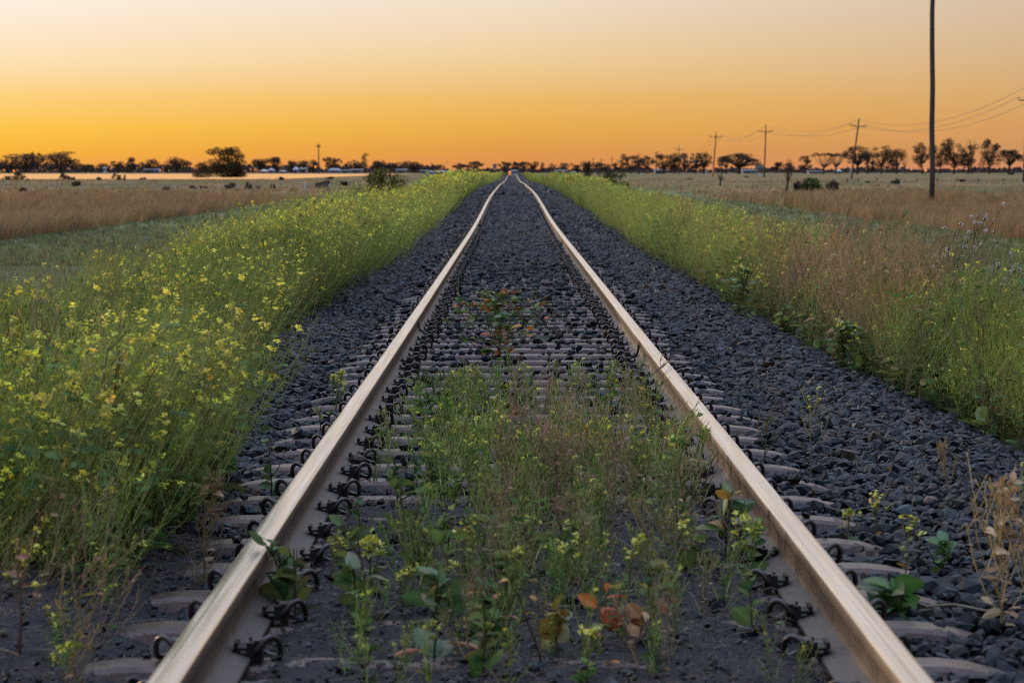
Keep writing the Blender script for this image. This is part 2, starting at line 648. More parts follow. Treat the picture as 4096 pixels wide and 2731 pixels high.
# grit on the bare dirt
n = 15000
gy = 5.8 + 6.6 * rng.uniform(size=n)
gx = np.where(rng.uniform(size=n) < .66, rng.uniform(-.68, .68, n), -rng.uniform(.92, 1.7, n))
gs = .0035 * rng.lognormal(0, .55, n)
gc = np.array([[.022, .024, .028]]) * rng.lognormal(0, .6, (n, 1))
parts.append(stones(np.stack([gx, gy, zbed(gx, gy) - .008 + gs * .6], -1), gs, gc))
off = 0
VV, FF, CC = [], [], []
for v, f, c in parts:
    VV.append(v)
    FF.append(f + off)
    CC.append(c)
    off += len(v)
tag(obj('ballast', mesh('ballast', np.concatenate(VV), np.concatenate(FF), np.concatenate(CC), False, [M_STONE])), 'loose angular blue-grey ballast stones around the sleepers', 'ballast', kind='stuff')

# ------------------------------------------------------------------ rails
def rail_mat():
    m = bpy.data.materials.new('polished_rail_head')
    m.use_nodes = True
    t = m.node_tree
    n, l = t.nodes.new, t.links.new
    b = t.nodes['Principled BSDF']
    b.inputs['Metallic'].default_value = 0.85
    g = n('ShaderNodeNewGeometry')

    def noise(scale, det=4):
        mp = n('ShaderNodeMapping')
        mp.inputs['Scale'].default_value = scale
        l(g.outputs['Position'], mp.inputs[0])
        z = n('ShaderNodeTexNoise')
        z.inputs['Scale'].default_value = 1
        z.inputs['Detail'].default_value = det
        l(mp.outputs[0], z.inputs[0])
        return z.outputs[0]

    r = n('ShaderNodeValToRGB')
    r.color_ramp.elements[0].position = .28
    r.color_ramp.elements[1].position = .72
    r.color_ramp.elements[0].color = (.48, .40, .325, 1)
    r.color_ramp.elements[1].color = (.94, .86, .75, 1)
    l(noise((120, .7, 40)), r.inputs[0])
    r2 = n('ShaderNodeValToRGB')
    r2.color_ramp.elements[0].position = .40
    r2.color_ramp.elements[1].position = .60
    r2.color_ramp.elements[0].color = (.17, .17, .17, 1)
    r2.color_ramp.elements[1].color = (.31, .31, .31, 1)
    l(noise((85, 1.1, 20), 3), r2.inputs[0])
    l(r.outputs[0], b.inputs['Base Color'])
    l(r2.outputs[0], b.inputs['Roughness'])
    bp = n('ShaderNodeBump')
    bp.inputs['Strength'].default_value = .05
    bp.inputs['Distance'].default_value = .001
    l(noise((90, 60, 20), 4), bp.inputs['Height'])
    l(bp.outputs[0], b.inputs['Normal'])
    return m


M_HEAD = rail_mat()
M_SIDE = pmat('brown_rail_side', (0.125, 0.075, 0.048), 0.58, 0.4, metal=0.1, noise=((26, 5, 26), 0.75, (0.045, 0.029, 0.024)), bump=(120, 0.2, 0.002))
M_FOOT = pmat('dusty_rail_foot', (0.075, 0.06, 0.058), 0.55, 0.4, metal=0.15, noise=((26, 6, 26), 0.8, (0.04, 0.03, 0.029)), bump=(120, 0.25, 0.002))
PROF = [(.0, 0.0, 0), (.020, -.0006, 0), (.0295, -.0028, 0), (.0340, -.0075, 0), (.0352, -.013, 1), (.0358, -.034, 1), (.0335, -.039, 1), (.012, -.049, 1), (.0085, -.060, 1),
        (.0085, -.108, 1), (.0125, -.122, 1), (.024, -.131, 2), (.070, -.1435, 2), (.073, -.146, 2), (.073, -.157, 2), (0, -.157, 2)]
prof = [(x, z, k) for x, z, k in PROF] + [(-x, z, k) for x, z, k in PROF[-2:0:-1]]
ry = np.concatenate([np.arange(-8, 60, 1.0), np.arange(60, 380, 2.5), np.arange(380, 700, 5)])


def make_rail(x0, label):
    n = len(prof)
    rz = zr(ry)
    wx = 0.010 * np.sin(ry * .06 + x0) * np.clip(ry / 120, 0, 2)
    V = np.zeros((len(ry), n, 3))
    for j, (px, pz, _) in enumerate(prof):
        V[:, j, 0] = x0 + px + wx
        V[:, j, 1] = ry
        V[:, j, 2] = rz + pz
    i = np.arange(len(ry) - 1)[:, None] * n
    j = np.arange(n)[None, :]
    j2 = (j + 1) % n
    Fq = np.stack([i + j, i + n + j, i + n + j2, i + j2], -1).reshape(-1, 4)
    seg = []
    for k in range(n):
        a, b = prof[k], prof[(k + 1) % n]
        if a[1] > -.010 and b[1] > -.010:
            seg.append(0)
        elif a[1] > -.1225 and b[1] > -.1225:
            seg.append(1)
        else:
            seg.append(2)
    mi = np.tile(np.array(seg), len(ry) - 1)
    me = mesh('rail', V.reshape(-1, 3), Fq, None, True, [M_HEAD, M_SIDE, M_FOOT], mi)
    o = obj('rail', me)
    sg = -1 if x0 < 0 else 1
    tag(o, label, 'rail', 'rails of the track')
    return o


rails = [make_rail(-.7525, 'worn steel rail with dark inner face, left of the weedy track centre'),
         make_rail(.7525, 'worn steel rail with sunlit inner face, right of the weedy track centre')]
# bond cables hugging the web
for rl, x0, yb, s in ((rails[0], -.7525, 23.6, 1), (rails[1], .7525, 20.4, -1)):
    G = Geo()
    z0 = float(zr(yb))
    pts = [(x0 + s * .014, yb + .05, z0 - .05), (x0 + s * .02, yb + .02, z0 - .085), (x0 + s * .03, yb, z0 - .118), (x0 + s * .06, yb - .03, z0 - .136), (x0 + s * .10, yb - .02, z0 - .15), (x0 + s * .16, yb + .02, z0 - .17)]
    G.tube(pts, .009, .009, (0.03, 0.03, 0.03), 8)
    G.build('bond_cable', M_RUBBER, rl)

# ------------------------------------------------------------------ sleepers
def catmull(pts, m=5):
    P = np.asarray(pts, float)
    P = np.vstack([2 * P[0] - P[1], P, 2 * P[-1] - P[-2]])
    out = []
    for i in range(1, len(P) - 2):
        for t in np.linspace(0, 1, m, endpoint=False):
            a, b, c, d = P[i - 1], P[i], P[i + 1], P[i + 2]
            out.append(.5 * (2 * b + (c - a) * t + (2 * a - 5 * b + 4 * c - d) * t * t + (3 * b - a - 3 * c + d) * t ** 3))
    out.append(P[-2])
    return np.array(out)


def sleeper_geo():
    st = [-1.27, -1.25, -1.19, -1.12, -1.05, -.98, -.9, -.5, 0, .5, .9, .98, 1.05, 1.12, 1.19, 1.25, 1.27]
    def drop(x):
        a = abs(x)
        return -0.085 * max(0, (a - .98) / .29) ** 1.7
    pr = [(-.115, -.085), (-.084, -.012), (-.072, 0.0), (.072, 0.0), (.084, -.012), (.115, -.085)]
    n = len(pr)
    V = [(x, py, pz + drop(x)) for x in st for py, pz in pr]
    F = []
    for i in range(len(st) - 1):
        for j in range(n - 1):
            a, b, c, d = i * n + j, i * n + j + 1, (i + 1) * n + j + 1, (i + 1) * n + j
            F += [(a, c, b), (a, d, c)]
    for o in (0, (len(st) - 1) * n):
        for j in range(1, n - 1):
            F.append((o, o + j, o + j + 1))
    return np.array(V), np.array(F)


def clip_geo(side, rail):
    """Spring clip beside a rail; side +1 points away from the rail centre towards +x."""
    G = Geo()
    path = [(.058, -.045, .036), (.080, -.045, .036), (.102, -.046, .050), (.122, -.040, .074), (.146, -.028, .083), (.166, -.010, .066), (.171, .008, .032), (.163, .028, .012), (.140, .046, .012), (.112, .05, .022), (.104, .02, .03), (.104, -.02, .03)]
    P = catmull(path, 4)
    P[:, 0] = .100 + (P[:, 0] - .104) * np.where(P[:, 0] > .104, .74, 1.0)
    P[:, 2] *= .78
    P[:, 0] = rail + side * P[:, 0]
    G.tube(P, .0078, .0078, (0, 0, 0), 6, True)
    V, F, _ = G.done()
    return V, F


def shoulder_geo(side, rail):
    G = Geo()
    def bx(u0, u1, *a):
        x0, x1 = sorted((rail + side * u0, rail + side * u1))
        G.box(x0, x1, *a)
    bx(.086, .108, -.030, .030, -.004, .046)          # cast shoulder
    bx(.082, .113, -.034, .034, .046, .057)           # cap
    bx(.046, .088, -.045, .045, .0295, .041)          # insulator on the rail foot
    bx(.040, .050, -.040, .040, .036, .052)           # its turned-up nose
    bx(.072, .090, -.055, -.035, .02, .055)
    bx(.072, .090, .035, .055, .02, .055)
    V, F, _ = G.done()
    return V, F


SV, SF = sleeper_geo()
SLEEPER = mesh('steel_sleeper', SV, SF, None, False, [M_STEEL])
CLIPS = []
for rail in (-.7525, .7525):
    for side in (-1, 1):
        CLIPS.append((mesh('rail_clip', *clip_geo(side, rail), None, True, [M_CLIP]), mesh('clip_shoulder', *shoulder_geo(side, rail), None, False, [M_RUBBER])))

LBL_S = [(12.0, 'brown steel sleeper partly under dirt and weeds beside broad-leaved plants'),
         (18.2, 'brown steel sleeper with its middle hidden by the green weed patch'),
         (36.0, 'bare brown steel sleeper crossing between rails beyond the weed patch'),
         (1e9, 'far steel sleeper mostly buried in ballast with its clips showing')]
NEAR_S = 150
FULL_S = 300
smesh2 = None
for k in range(FULL_S):
    y = float(SLEEPER_Y[k])
    o = obj('steel_sleeper', SLEEPER)
    o.location = (float(rng.normal(0, .012)), y, float(zr(y)) - 0.164)
    slope = float(zr(y + .5) - zr(y - .5))
    o.rotation_euler = (math.atan(slope), 0, float(rng.normal(0, .004)))
    for lim, lb in LBL_S:
        if y < lim:
            break
    tag(o, lb, 'sleeper', 'steel sleepers under the rails')
    if k < NEAR_S:
        for cm, sm in CLIPS:
            c = obj('rail_clip', cm, o)
            s_ = obj('clip_shoulder', sm, o)
    else:
        if smesh2 is None:
            gV, gF, gm, n0 = [SV], [SF], [np.zeros(len(SF), int)], len(SV)
            for cm, sm in CLIPS:
                for me, mi in ((cm, 1), (sm, 2)):
                    v = np.zeros(len(me.vertices) * 3)
                    me.vertices.foreach_get('co', v)
                    f = np.zeros(len(me.polygons) * 3, int)
                    me.polygons.foreach_get('vertices', f)
                    gV.append(v.reshape(-1, 3))
                    gF.append(f.reshape(-1, 3) + n0)
                    gm.append(np.full(len(gF[-1]), mi))
                    n0 += len(gV[-1])
            smesh2 = mesh('far_sleeper', np.concatenate(gV), np.concatenate(gF), None, False, [M_STEEL, M_CLIP, M_RUBBER], np.concatenate(gm))
        o.data = smesh2
gV, gF, n0 = [], [], 0
for y in SLEEPER_Y[FULL_S:]:
    for rail in (-.7525, .7525):
        for side in (-1, 1):
            G = Geo()
            x0, x1 = sorted((rail + side * .045, rail + side * .17))
            G.box(x0, x1, y - .04, y + .04, float(zr(y)) - .16, float(zr(y)) - .10)
            v, f, _ = G.done()
            gV.append(v)
            gF.append(f + n0)
            n0 += len(v)
tag(obj('far_rail_clips', mesh('far_rail_clips', np.concatenate(gV), np.concatenate(gF), None, False, [M_CLIP])), 'dark rows of rail clips far down the line', 'rail clips', kind='stuff')

# ------------------------------------------------------------------ plants: shapes
Z = np.array([0, 0, 1.0])


def unit(v):
    return v / (np.linalg.norm(v) + 1e-9)


def flower(G, r, c, n, size, petal, cols, lod):
    """A cluster of small four-petalled flowers round the point c."""
    if lod == 0:
        for _ in range(n):
            p = c + r.normal(0, 1, 3) * size * np.array([.36, .36, .30])
            ax = unit(r.normal(0, 1, 3) * .5 + Z)
            u = unit(np.cross(ax, r.normal(0, 1, 3)))
            v = np.cross(ax, u)
            col = cols[r.integers(len(cols))] * r.uniform(.8, 1.15)
            V, F = [], []
            for a in range(4):
                th = a * math.pi / 2 + .3
                d = u * math.cos(th) + v * math.sin(th)
                e = np.cross(ax, d)
                b = len(V)
                V += [p, p + d * petal * .75 + e * petal * .45 + ax * petal * .3, p + d * petal * 1.05 + ax * petal * .2, p + d * petal * .75 - e * petal * .45 + ax * petal * .3]
                F += [(b, b + 1, b + 2), (b, b + 2, b + 3)]
            G.add(V, F, col)
    else:
        k = 4 if lod == 1 else 2
        for _ in range(k):
            p = c + r.normal(0, 1, 3) * size * .38
            u = unit(r.normal(0, 1, 3)) * size * (.36 if lod == 1 else .55)
            v = unit(np.cross(u, r.normal(0, 1, 3))) * size * (.30 if lod == 1 else .45)
            G.add([p - u, p + v, p + u, p - v], [(0, 1, 2), (0, 2, 3)], cols[r.integers(len(cols))] * r.uniform(.8, 1.1))


def herb(r, H, nb=9, lean=(.3, 0), stem=(.10, .15, .035), tip=(.17, .21, .05), fl=None, flp=.7, fln=8, fls=.022, petal=.008, pods=6, podc=None, podl=.035,
         leaves=4, leafl=.09, leafc=None, rad=.0028, twigs=2, spread=.55, lod=0, b0=.22, puff=None, blade=0, lw=(.32, .5), up_=1.0, GS=None, GL=None, curve=1.7, crook=.02):
    """One weed: main stem, branches, twigs, seed pods, leaves, flower heads. GS takes stems and pods, GL leaves and flowers."""
    GS = GS or Geo()
    GL = GL or GS
    stem, tip = np.array(stem), np.array(tip)
    podc = np.array(podc) if podc is not None else tip
    lean = np.array([lean[0] * r.uniform(.35, 1.35), lean[1] + r.normal(0, .10), 0.0])
    tips, anch = [], []

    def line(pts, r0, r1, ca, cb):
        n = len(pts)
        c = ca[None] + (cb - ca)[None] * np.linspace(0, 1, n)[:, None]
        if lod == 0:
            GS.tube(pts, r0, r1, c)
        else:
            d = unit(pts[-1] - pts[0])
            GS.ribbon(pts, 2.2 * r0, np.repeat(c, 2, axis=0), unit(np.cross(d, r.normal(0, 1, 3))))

    def pod(p, d, k):
        for _ in range(k):
            t = r.uniform(.35, 1)
            i = min(int(t * (len(p) - 1)), len(p) - 2)
            b = p[i] + (p[i + 1] - p[i]) * r.uniform()
            dd = unit(unit(p[i + 1] - p[i]) + r.normal(0, .38, 3))
            e = b + dd * podl * r.uniform(.7, 1.2)
            s_ = unit(np.cross(dd, r.normal(0, 1, 3))) * rad * (.62 if lod == 0 else 1.0)
            GS.add([b - s_, b + s_, e], [(0, 1, 2)], podc * r.uniform(.8, 1.2))

    n = 6 if lod == 0 else 4
    ts = np.linspace(0, 1, n)
    ph = r.uniform(0, 6.28)
    anch = []
    main = np.stack([lean[0] * H * ts ** curve + crook * H * np.sin(ts * 5 + ph) * ts, lean[1] * H * ts ** curve + crook * H * np.cos(ts * 4 + ph) * ts, H * ts * (1 - .12 * np.hypot(lean[0], lean[1]) * ts)], -1)
    line(main, rad * 1.5, rad * .6, stem, tip)
    tips.append(main[-1])
    anch += [(main[i_] + (main[i_ + 1] - main[i_]) * f_, i_ / n) for i_ in range(n - 2) for f_ in (.2, .7)]
    pod(main, None, pods)
    for k in range(nb):
        t = b0 + (.95 - b0) * (k + r.uniform(0, 1)) / nb
        i = min(int(t * (n - 1)), n - 2)
        f = t * (n - 1) - i
        b = main[i] * (1 - f) + main[i + 1] * f
        a = k * 2.4 + r.uniform(-.6, .6)
        out = np.array([math.cos(a), math.sin(a), 0])
        Lb = H * ((1 - t) * r.uniform(.55, .95) + .10)
        m = 4 if lod == 0 else 3
        ss = np.linspace(0, 1, m)[:, None]
        br = b + Lb * (out * spread * ss * (1 - .35 * ss) + Z * ss * (.55 + .35 * ss) + lean * .9 * ss ** 1.5)
        line(br, rad * .9, rad * .5, stem * .4 + tip * .6, tip)
        tips.append(br[-1])
        anch += [(br[i_] + (br[i_ + 1] - br[i_]) * .5, .5) for i_ in range(m - 1)]
        pod(br, None, pods)
        for w in range(twigs):
            t2 = r.uniform(.3, .85)
            i = min(int(t2 * (m - 1)), m - 2)
            b2 = br[i] + (br[i + 1] - br[i]) * r.uniform()
            a2 = r.uniform(0, 6.28)
            o2 = np.array([math.cos(a2), math.sin(a2), 0])
            L2 = Lb * r.uniform(.3, .55)
            s3 = np.linspace(0, 1, 3)[:, None]
            tw = b2 + L2 * (o2 * .45 * s3 + Z * s3 * .8 + lean * s3)
            line(tw, rad * .6, rad * .4, tip, tip)
            tips.append(tw[-1])
            pod(tw, None, pods // 2)
    for k in range(leaves):
        b, t = anch[r.integers(len(anch))]
        a = r.uniform(0, 6.28)
        d = np.array([math.cos(a), math.sin(a), r.uniform(.1, .8)])
        Ln = leafl * r.uniform(.6, 1.2) * (1.25 - t)
        c = leafc[r.integers(len(leafc))] * r.uniform(.75, 1.2)
        if lod == 0:
            GL.leaf(b, d * A(1, 1, up_), unit(Z + r.normal(0, .75, 3)), Ln, Ln * r.uniform(*lw), c, .25, r.uniform(.1, .5))
        else:
            d = unit(d)
            s_ = unit(np.cross(d, Z)) * Ln * .22
            GL.add([b, b + d * Ln * .5 + s_, b + d * Ln, b + d * Ln * .5 - s_], [(0, 1, 2), (0, 2, 3)], c)
    for k in range(blade):
        a = r.uniform(0, 6.28)
        o = np.array([math.cos(a), math.sin(a), 0])
        hh = H * r.uniform(.3, .8)
        s3 = np.linspace(0, 1, 4)[:, None]
        pts = o * r.uniform(0, .03) + hh * (o * .5 * s3 ** 1.6 + Z * s3 * (1 - .25 * s3) + lean * s3)
        GS.ribbon(pts, rad * 2.4, (stem if r.uniform() < .6 else tip) * r.uniform(.8, 1.3), unit(np.cross(o, Z) + r.normal(0, .3, 3)))
    if fl is not None:
        for p in tips:
            if r.uniform() < flp:
                flower(GL, r, p, fln, fls * r.uniform(.7, 1.25), petal, fl, lod)
    if puff is not None:
        for p in tips:
            c = p + r.normal(0, .004, 3)
            k = r.uniform()
            if k < .45:                                   # white fluff
                for _ in range(9):
                    u = unit(r.normal(0, 1, 3)) * .017
                    v = unit(np.cross(u, r.normal(0, 1, 3))) * .006
                    GL.add([c - u, c + v, c + u, c - v], [(0, 1, 2), (0, 2, 3)], np.array([.66, .62, .60]) * r.uniform(.7, 1.1))
            else:                                         # closed green bud
                GL.tube(np.array([c - Z * .012, c - Z * .004, c + Z * .006, c + Z * .014]), np.array([.003, .0078, .0062, .002]), None, np.array(puff), 5)
    return GS


A = lambda *c: np.array(c, float)
YEL = [A(.74, .70, .07), A(.68, .66, .08), A(.80, .77, .18)]
GRN = [A(.11, .175, .055), A(.085, .145, .05), A(.15, .19, .05)]
DKG = [A(.075, .15, .045), A(.055, .12, .042), A(.10, .16, .042)]
AUT = [A(.42, .17, .03), A(.36, .10, .03), A(.40, .24, .04), A(.30, .055, .03)]
STRAW = [A(.34, .25, .14), A(.27, .19, .11)]

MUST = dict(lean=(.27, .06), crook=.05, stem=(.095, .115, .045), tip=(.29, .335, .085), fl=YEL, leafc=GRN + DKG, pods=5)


def protos(n, seed, fn):
    out = []
    for i in range(n):
        r = np.random.default_rng(seed + i)
        out.append(fn(r).done())
    return out


def scatter(ps, pos, scale, rot, tint):
    """Copies of the shapes ps at pos; returns one big vertex / face / colour set."""
    n = len(pos)
    which = rng.integers(len(ps), size=n)
    Vs, Fs, Cs, off = [], [], [], 0
    for k, (V, F, C) in enumerate(ps):
        s = np.where(which == k)[0]
        if not len(s) or not len(V):
            continue
        ca, sa = np.cos(rot[s])[:, None], np.sin(rot[s])[:, None]
        x = V[None, :, 0] * ca - V[None, :, 1] * sa
        y = V[None, :, 0] * sa + V[None, :, 1] * ca
        z = np.broadcast_to(V[None, :, 2], x.shape)
        P = np.stack([x, y, z], -1) * scale[s][:, None, None] + pos[s][:, None, :]
        Vs.append(P.reshape(-1, 3).astype(np.float32))
        Fs.append((F[None] + (np.arange(len(s)) * len(V))[:, None, None] + off).reshape(-1, 3))
        Cs.append((C[None] * tint[s][:, None, :]).reshape(-1, 3).astype(np.float32))
        off += len(s) * len(V)
    return Vs, Fs, Cs, off


class Stuff:
    def __init__(s):
        s.V, s.F, s.C, s.n = [], [], [], 0

    def put(s, ps, x, y, z, scale=(.8, 1.15), rot=.5, tint=(.8, 1.2), hue=.08):
        n = len(x)
        if n == 0:
            return
        sc = rng.uniform(*scale, n) if isinstance(scale, tuple) else scale
        ro = rng.uniform(-rot, rot, n)
        ti = rng.uniform(*tint, (n, 1)) * (1 + rng.normal(0, hue, (n, 3)))
        V, F, C, k = scatter(ps, np.stack([x, y, z], -1), sc, ro, ti)
        s.V += V
        s.F += [f + s.n for f in F]
        s.C += C
        s.n += k

    def build(s, name, mat, label, kind='stuff'):
        o = obj(name, mesh(name, np.concatenate(s.V), np.concatenate(s.F), np.concatenate(s.C), False, [mat]))
        return tag(o, label, name.replace('_', ' '), kind=kind)


def rand_xy(n, y0, y1, inv=True):
    """Depths spread evenly in the picture rather than on the ground."""
    u = rng.uniform(size=n)
    return 1 / (1 / y0 + (1 / y1 - 1 / y0) * u) if inv else y0 + (y1 - y0) * u


# inner edges of the two weedy verges
XL = lambda y: np.interp(y, [7.0, 8.5, 9.6, 10.9, 13, 16, 18, 24, 30, 40, 100, 600], [1.02, 1.10, 1.18, 1.14, 1.20, 1.38, 1.58, 1.66, 1.60, 1.50, 1.55, 1.6])
XR = lambda y: np.interp(y, [13, 15, 16.5, 20, 24, 31, 51, 100, 600], [3.2, 2.75, 2.5, 2.28, 2.12, 1.96, 1.86, 1.78, 1.75])

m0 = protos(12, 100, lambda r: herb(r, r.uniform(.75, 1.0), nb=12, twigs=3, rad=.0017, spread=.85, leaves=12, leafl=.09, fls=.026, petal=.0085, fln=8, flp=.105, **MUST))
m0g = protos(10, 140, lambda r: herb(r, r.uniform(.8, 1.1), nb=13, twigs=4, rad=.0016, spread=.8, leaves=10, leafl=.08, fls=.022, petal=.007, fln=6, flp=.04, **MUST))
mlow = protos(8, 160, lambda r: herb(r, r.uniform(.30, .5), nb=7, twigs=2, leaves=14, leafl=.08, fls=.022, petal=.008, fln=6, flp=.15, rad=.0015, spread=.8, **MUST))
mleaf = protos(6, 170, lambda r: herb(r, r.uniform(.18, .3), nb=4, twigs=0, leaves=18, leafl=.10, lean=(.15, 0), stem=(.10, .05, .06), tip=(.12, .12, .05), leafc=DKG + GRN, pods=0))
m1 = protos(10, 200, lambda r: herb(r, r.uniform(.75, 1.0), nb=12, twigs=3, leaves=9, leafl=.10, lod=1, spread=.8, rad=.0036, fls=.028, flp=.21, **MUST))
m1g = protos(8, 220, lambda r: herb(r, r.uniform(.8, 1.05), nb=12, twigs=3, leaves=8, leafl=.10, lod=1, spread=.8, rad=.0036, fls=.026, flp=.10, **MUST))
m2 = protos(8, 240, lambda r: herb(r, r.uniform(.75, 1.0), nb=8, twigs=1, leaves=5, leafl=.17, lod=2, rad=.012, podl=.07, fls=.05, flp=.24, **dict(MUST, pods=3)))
BRN = dict(lean=(.25, .05), stem=(.22, .11, .065), tip=(.38, .26, .13), pods=9, podc=(.30, .20, .11), leafc=STRAW + GRN)
b0 = protos(8, 260, lambda r: herb(r, r.uniform(.85, 1.15), nb=13, twigs=4, leaves=6, rad=.0018, spread=.85, crook=.05, **BRN))
b1 = protos(6, 270, lambda r: herb(r, r.uniform(.8, 1.1), nb=9, twigs=2, leaves=2, lod=1, rad=.0042, **BRN))
FEA = dict(lean=(.45, -.1), stem=(.14, .14, .05), tip=(.36, .42, .10), pods=10, podc=(.22, .28, .08), leafc=GRN)
f0 = protos(8, 280, lambda r: herb(r, r.uniform(.75, 1.0), nb=13, twigs=4, leaves=4, spread=.95, rad=.0017, crook=.05, fl=YEL, flp=.06, fln=5, petal=.007, **FEA))

def clump(y, x, k):
    """Uneven growth: thins some spots out and varies the height."""
    f = np.minimum(1, 20 / y)
    w = .55 * wob(x * 1.5, y * .8 * f + 1) + .45 * wob(x * 3.1 + 4, y * 1.9 * f)
    keep = rng.uniform(size=len(x)) < np.clip(.70 + .75 * w, .08, 1)
    sc = k.get('scale', (.8, 1.15))
    sc = rng.uniform(*sc, len(x)) * np.clip(1 + .40 * w, .5, 1.28)
    k = dict(k, scale=sc[keep])
    k.setdefault('rot', .9)
    return y[keep], x[keep], k


w1d = protos(8, 350, lambda r: herb(r, r.uniform(.22, .36), nb=6, twigs=2, leaves=4, leafl=.05, rad=.0022, lean=(.45, 0), stem=(.20, .14, .085), tip=(.30, .25, .13), leafc=STRAW + GRN, pods=5, podl=.02, podc=(.30, .24, .12), crook=.07))
BSH = dict(lean=(.15, .03), crook=.05, stem=(.085, .10, .045), tip=(.30, .37, .09), fl=YEL, leafc=DKG + GRN, pods=8, podc=(.28, .35, .09))
bsh = protos(8, 360, lambda r: herb(r, r.uniform(.5, .75), nb=24, twigs=4, leaves=90, leafl=.075, spread=1.25, b0=.04, rad=.0019, fls=.022, petal=.0075, fln=6, flp=.035, **BSH))
bsh1 = protos(6, 370, lambda r: herb(r, r.uniform(.5, .75), nb=20, twigs=3, leaves=50, leafl=.09, spread=1.25, b0=.04, rad=.004, lod=1, fls=.03, flp=.05, **BSH))
# ------------------------------------------------------------------ left verge
S = Stuff()
def left(n, y0, y1, width, ps, pw=1.0, out=0, **k):
    y = rand_xy(n, y0, y1)
    x = -(XL(y) + out + width * rng.uniform(size=n) ** pw)
    y, x, k = clump(y, x, k)
    S.put(ps, x, y, np.minimum(zland(x, y), zr(y) - .17), **k)
left(620, 9.3, 17, 1.7, m0, scale=(.44, .70), tint=(.6, 1.5))
left(460, 9.1, 20, 1.7, mlow, scale=(.8, 1.2))
left(120, 9.6, 20, .5, mleaf, scale=(.7, 1.1))
left(200, 12, 22, 1.9, m0g, scale=(.48, .76), tint=(.55, 1.35))
left(540, 15, 30, 1.6, m0, scale=(.48, .76), tint=(.55, 1.45))
left(320, 15, 30, 1.6, m0g, scale=(.5, .8), tint=(.5, 1.3))
left(150, 14, 30, .5, mleaf)
left(1900, 27, 90, 1.7, m1, scale=(.65, .92), tint=(.55, 1.4))
left(500, 27, 90, 2.1, m1g, scale=(.65, .95), tint=(.7, 1.1))
left(2400, 80, 580, 1.7, m2, scale=(.75, 1.05), tint=(.8, 1.2))
left(24, 7.2, 9.4, .5, mlow, scale=(.35, .65))
left(26, 7.2, 9.6, .5, w1d, scale=(.6, 1.2))
left(40, 8.0, 11, .9, m0g, scale=(.3, .5), tint=(.6, 1.3))
left(150, 9.5, 26, 1.9, w1d, scale=(1.2, 2.2), tint=(.5, 1.1))
left(200, 9.0, 26, 1.6, mleaf, scale=(.8, 1.3), tint=(.5, 1.1))
left(34, 10, 40, 1.5, bsh, scale=(.55, .95), tint=(.8, 1.3))
left(40, 40, 110, 1.5, bsh1, scale=(.7, 1.15), tint=(.7, 1.2))
left(120, 4.5, 9.2, 1.6, m0, scale=(.4, .6), out=.75)
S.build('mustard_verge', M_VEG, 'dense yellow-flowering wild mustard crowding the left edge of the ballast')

# ------------------------------------------------------------------ right verge
S = Stuff()
def rightv(n, y0, y1, width, ps, x0=0.0, inv=True, **k):
    y = rand_xy(n, y0, y1, inv)
    x = XR(y) + x0 + width * rng.uniform(size=n)
    y, x, k = clump(y, x, k)
    S.put(ps, x, y, np.minimum(zland(x, y), zr(y) - .19), **k)
rightv(110, 14.5, 19, .9, f0, scale=(.65, .92), tint=(.6, 1.5))
rightv(80, 15, 22, 1.2, m0g, scale=(.55, .8), tint=(.6, .95))
rightv(50, 15, 23, 1.0, mleaf, tint=(.6, 1.0))
rightv(230, 20.5, 29, 1.2, b0, inv=False, scale=(.5, .86), tint=(.7, 1.5))
rightv(190, 19, 34, 1.6, m0g, scale=(.45, .78), tint=(.5, 1.4))
rightv(70, 18, 34, .5, mleaf, tint=(.7, 1.1))
rightv(120, 18, 34, .9, m0, scale=(.4, .65))
rightv(170, 30, 48, 1.5, m1, scale=(.55, .78), tint=(.75, 1.1))
rightv(520, 30, 60, 1.5, m1g, scale=(.55, .8), tint=(.8, 1.15))
rightv(160, 30, 42, 1.0, b1, scale=(.5, .75), tint=(.8, 1.05))
rightv(1000, 46, 100, 1.5, m1g, scale=(.55, .85), tint=(.8, 1.15))
rightv(140, 46, 100, 1.5, m1, scale=(.55, .85), tint=(.8, 1.15))
rightv(260, 45, 110, 1.6, b1, scale=(.55, .8), tint=(.8, 1.1))
rightv(2000, 90, 580, 1.4, m2, scale=(.6, .95), tint=(.7, 1.1))
rightv(70, 15, 34, 1.1, mleaf, scale=(.9, 1.5), tint=(.7, 1.5))
rightv(200, 15, 34, 1.5, w1d, scale=(1.4, 2.4), tint=(.5, 1.1))
rightv(50, 15.2, 20.5, .9, bsh, scale=(.55, 1.05), tint=(.75, 1.35))
rightv(60, 29, 44, .9, bsh, scale=(.6, 1.1), tint=(.75, 1.35))
rightv(60, 40, 120, 1.2, bsh1, scale=(.6, 1.05), tint=(.7, 1.3))
rightv(160, 6, 15, 1.6, m0g, x0=.1, inv=False, scale=(.5, .8))
rightv(90, 6, 15, 1.6, mleaf, x0=.1, inv=False)
S.build('weedy_verge', M_VEG, 'tall green and rust-brown weeds crowding the right edge of the ballast')

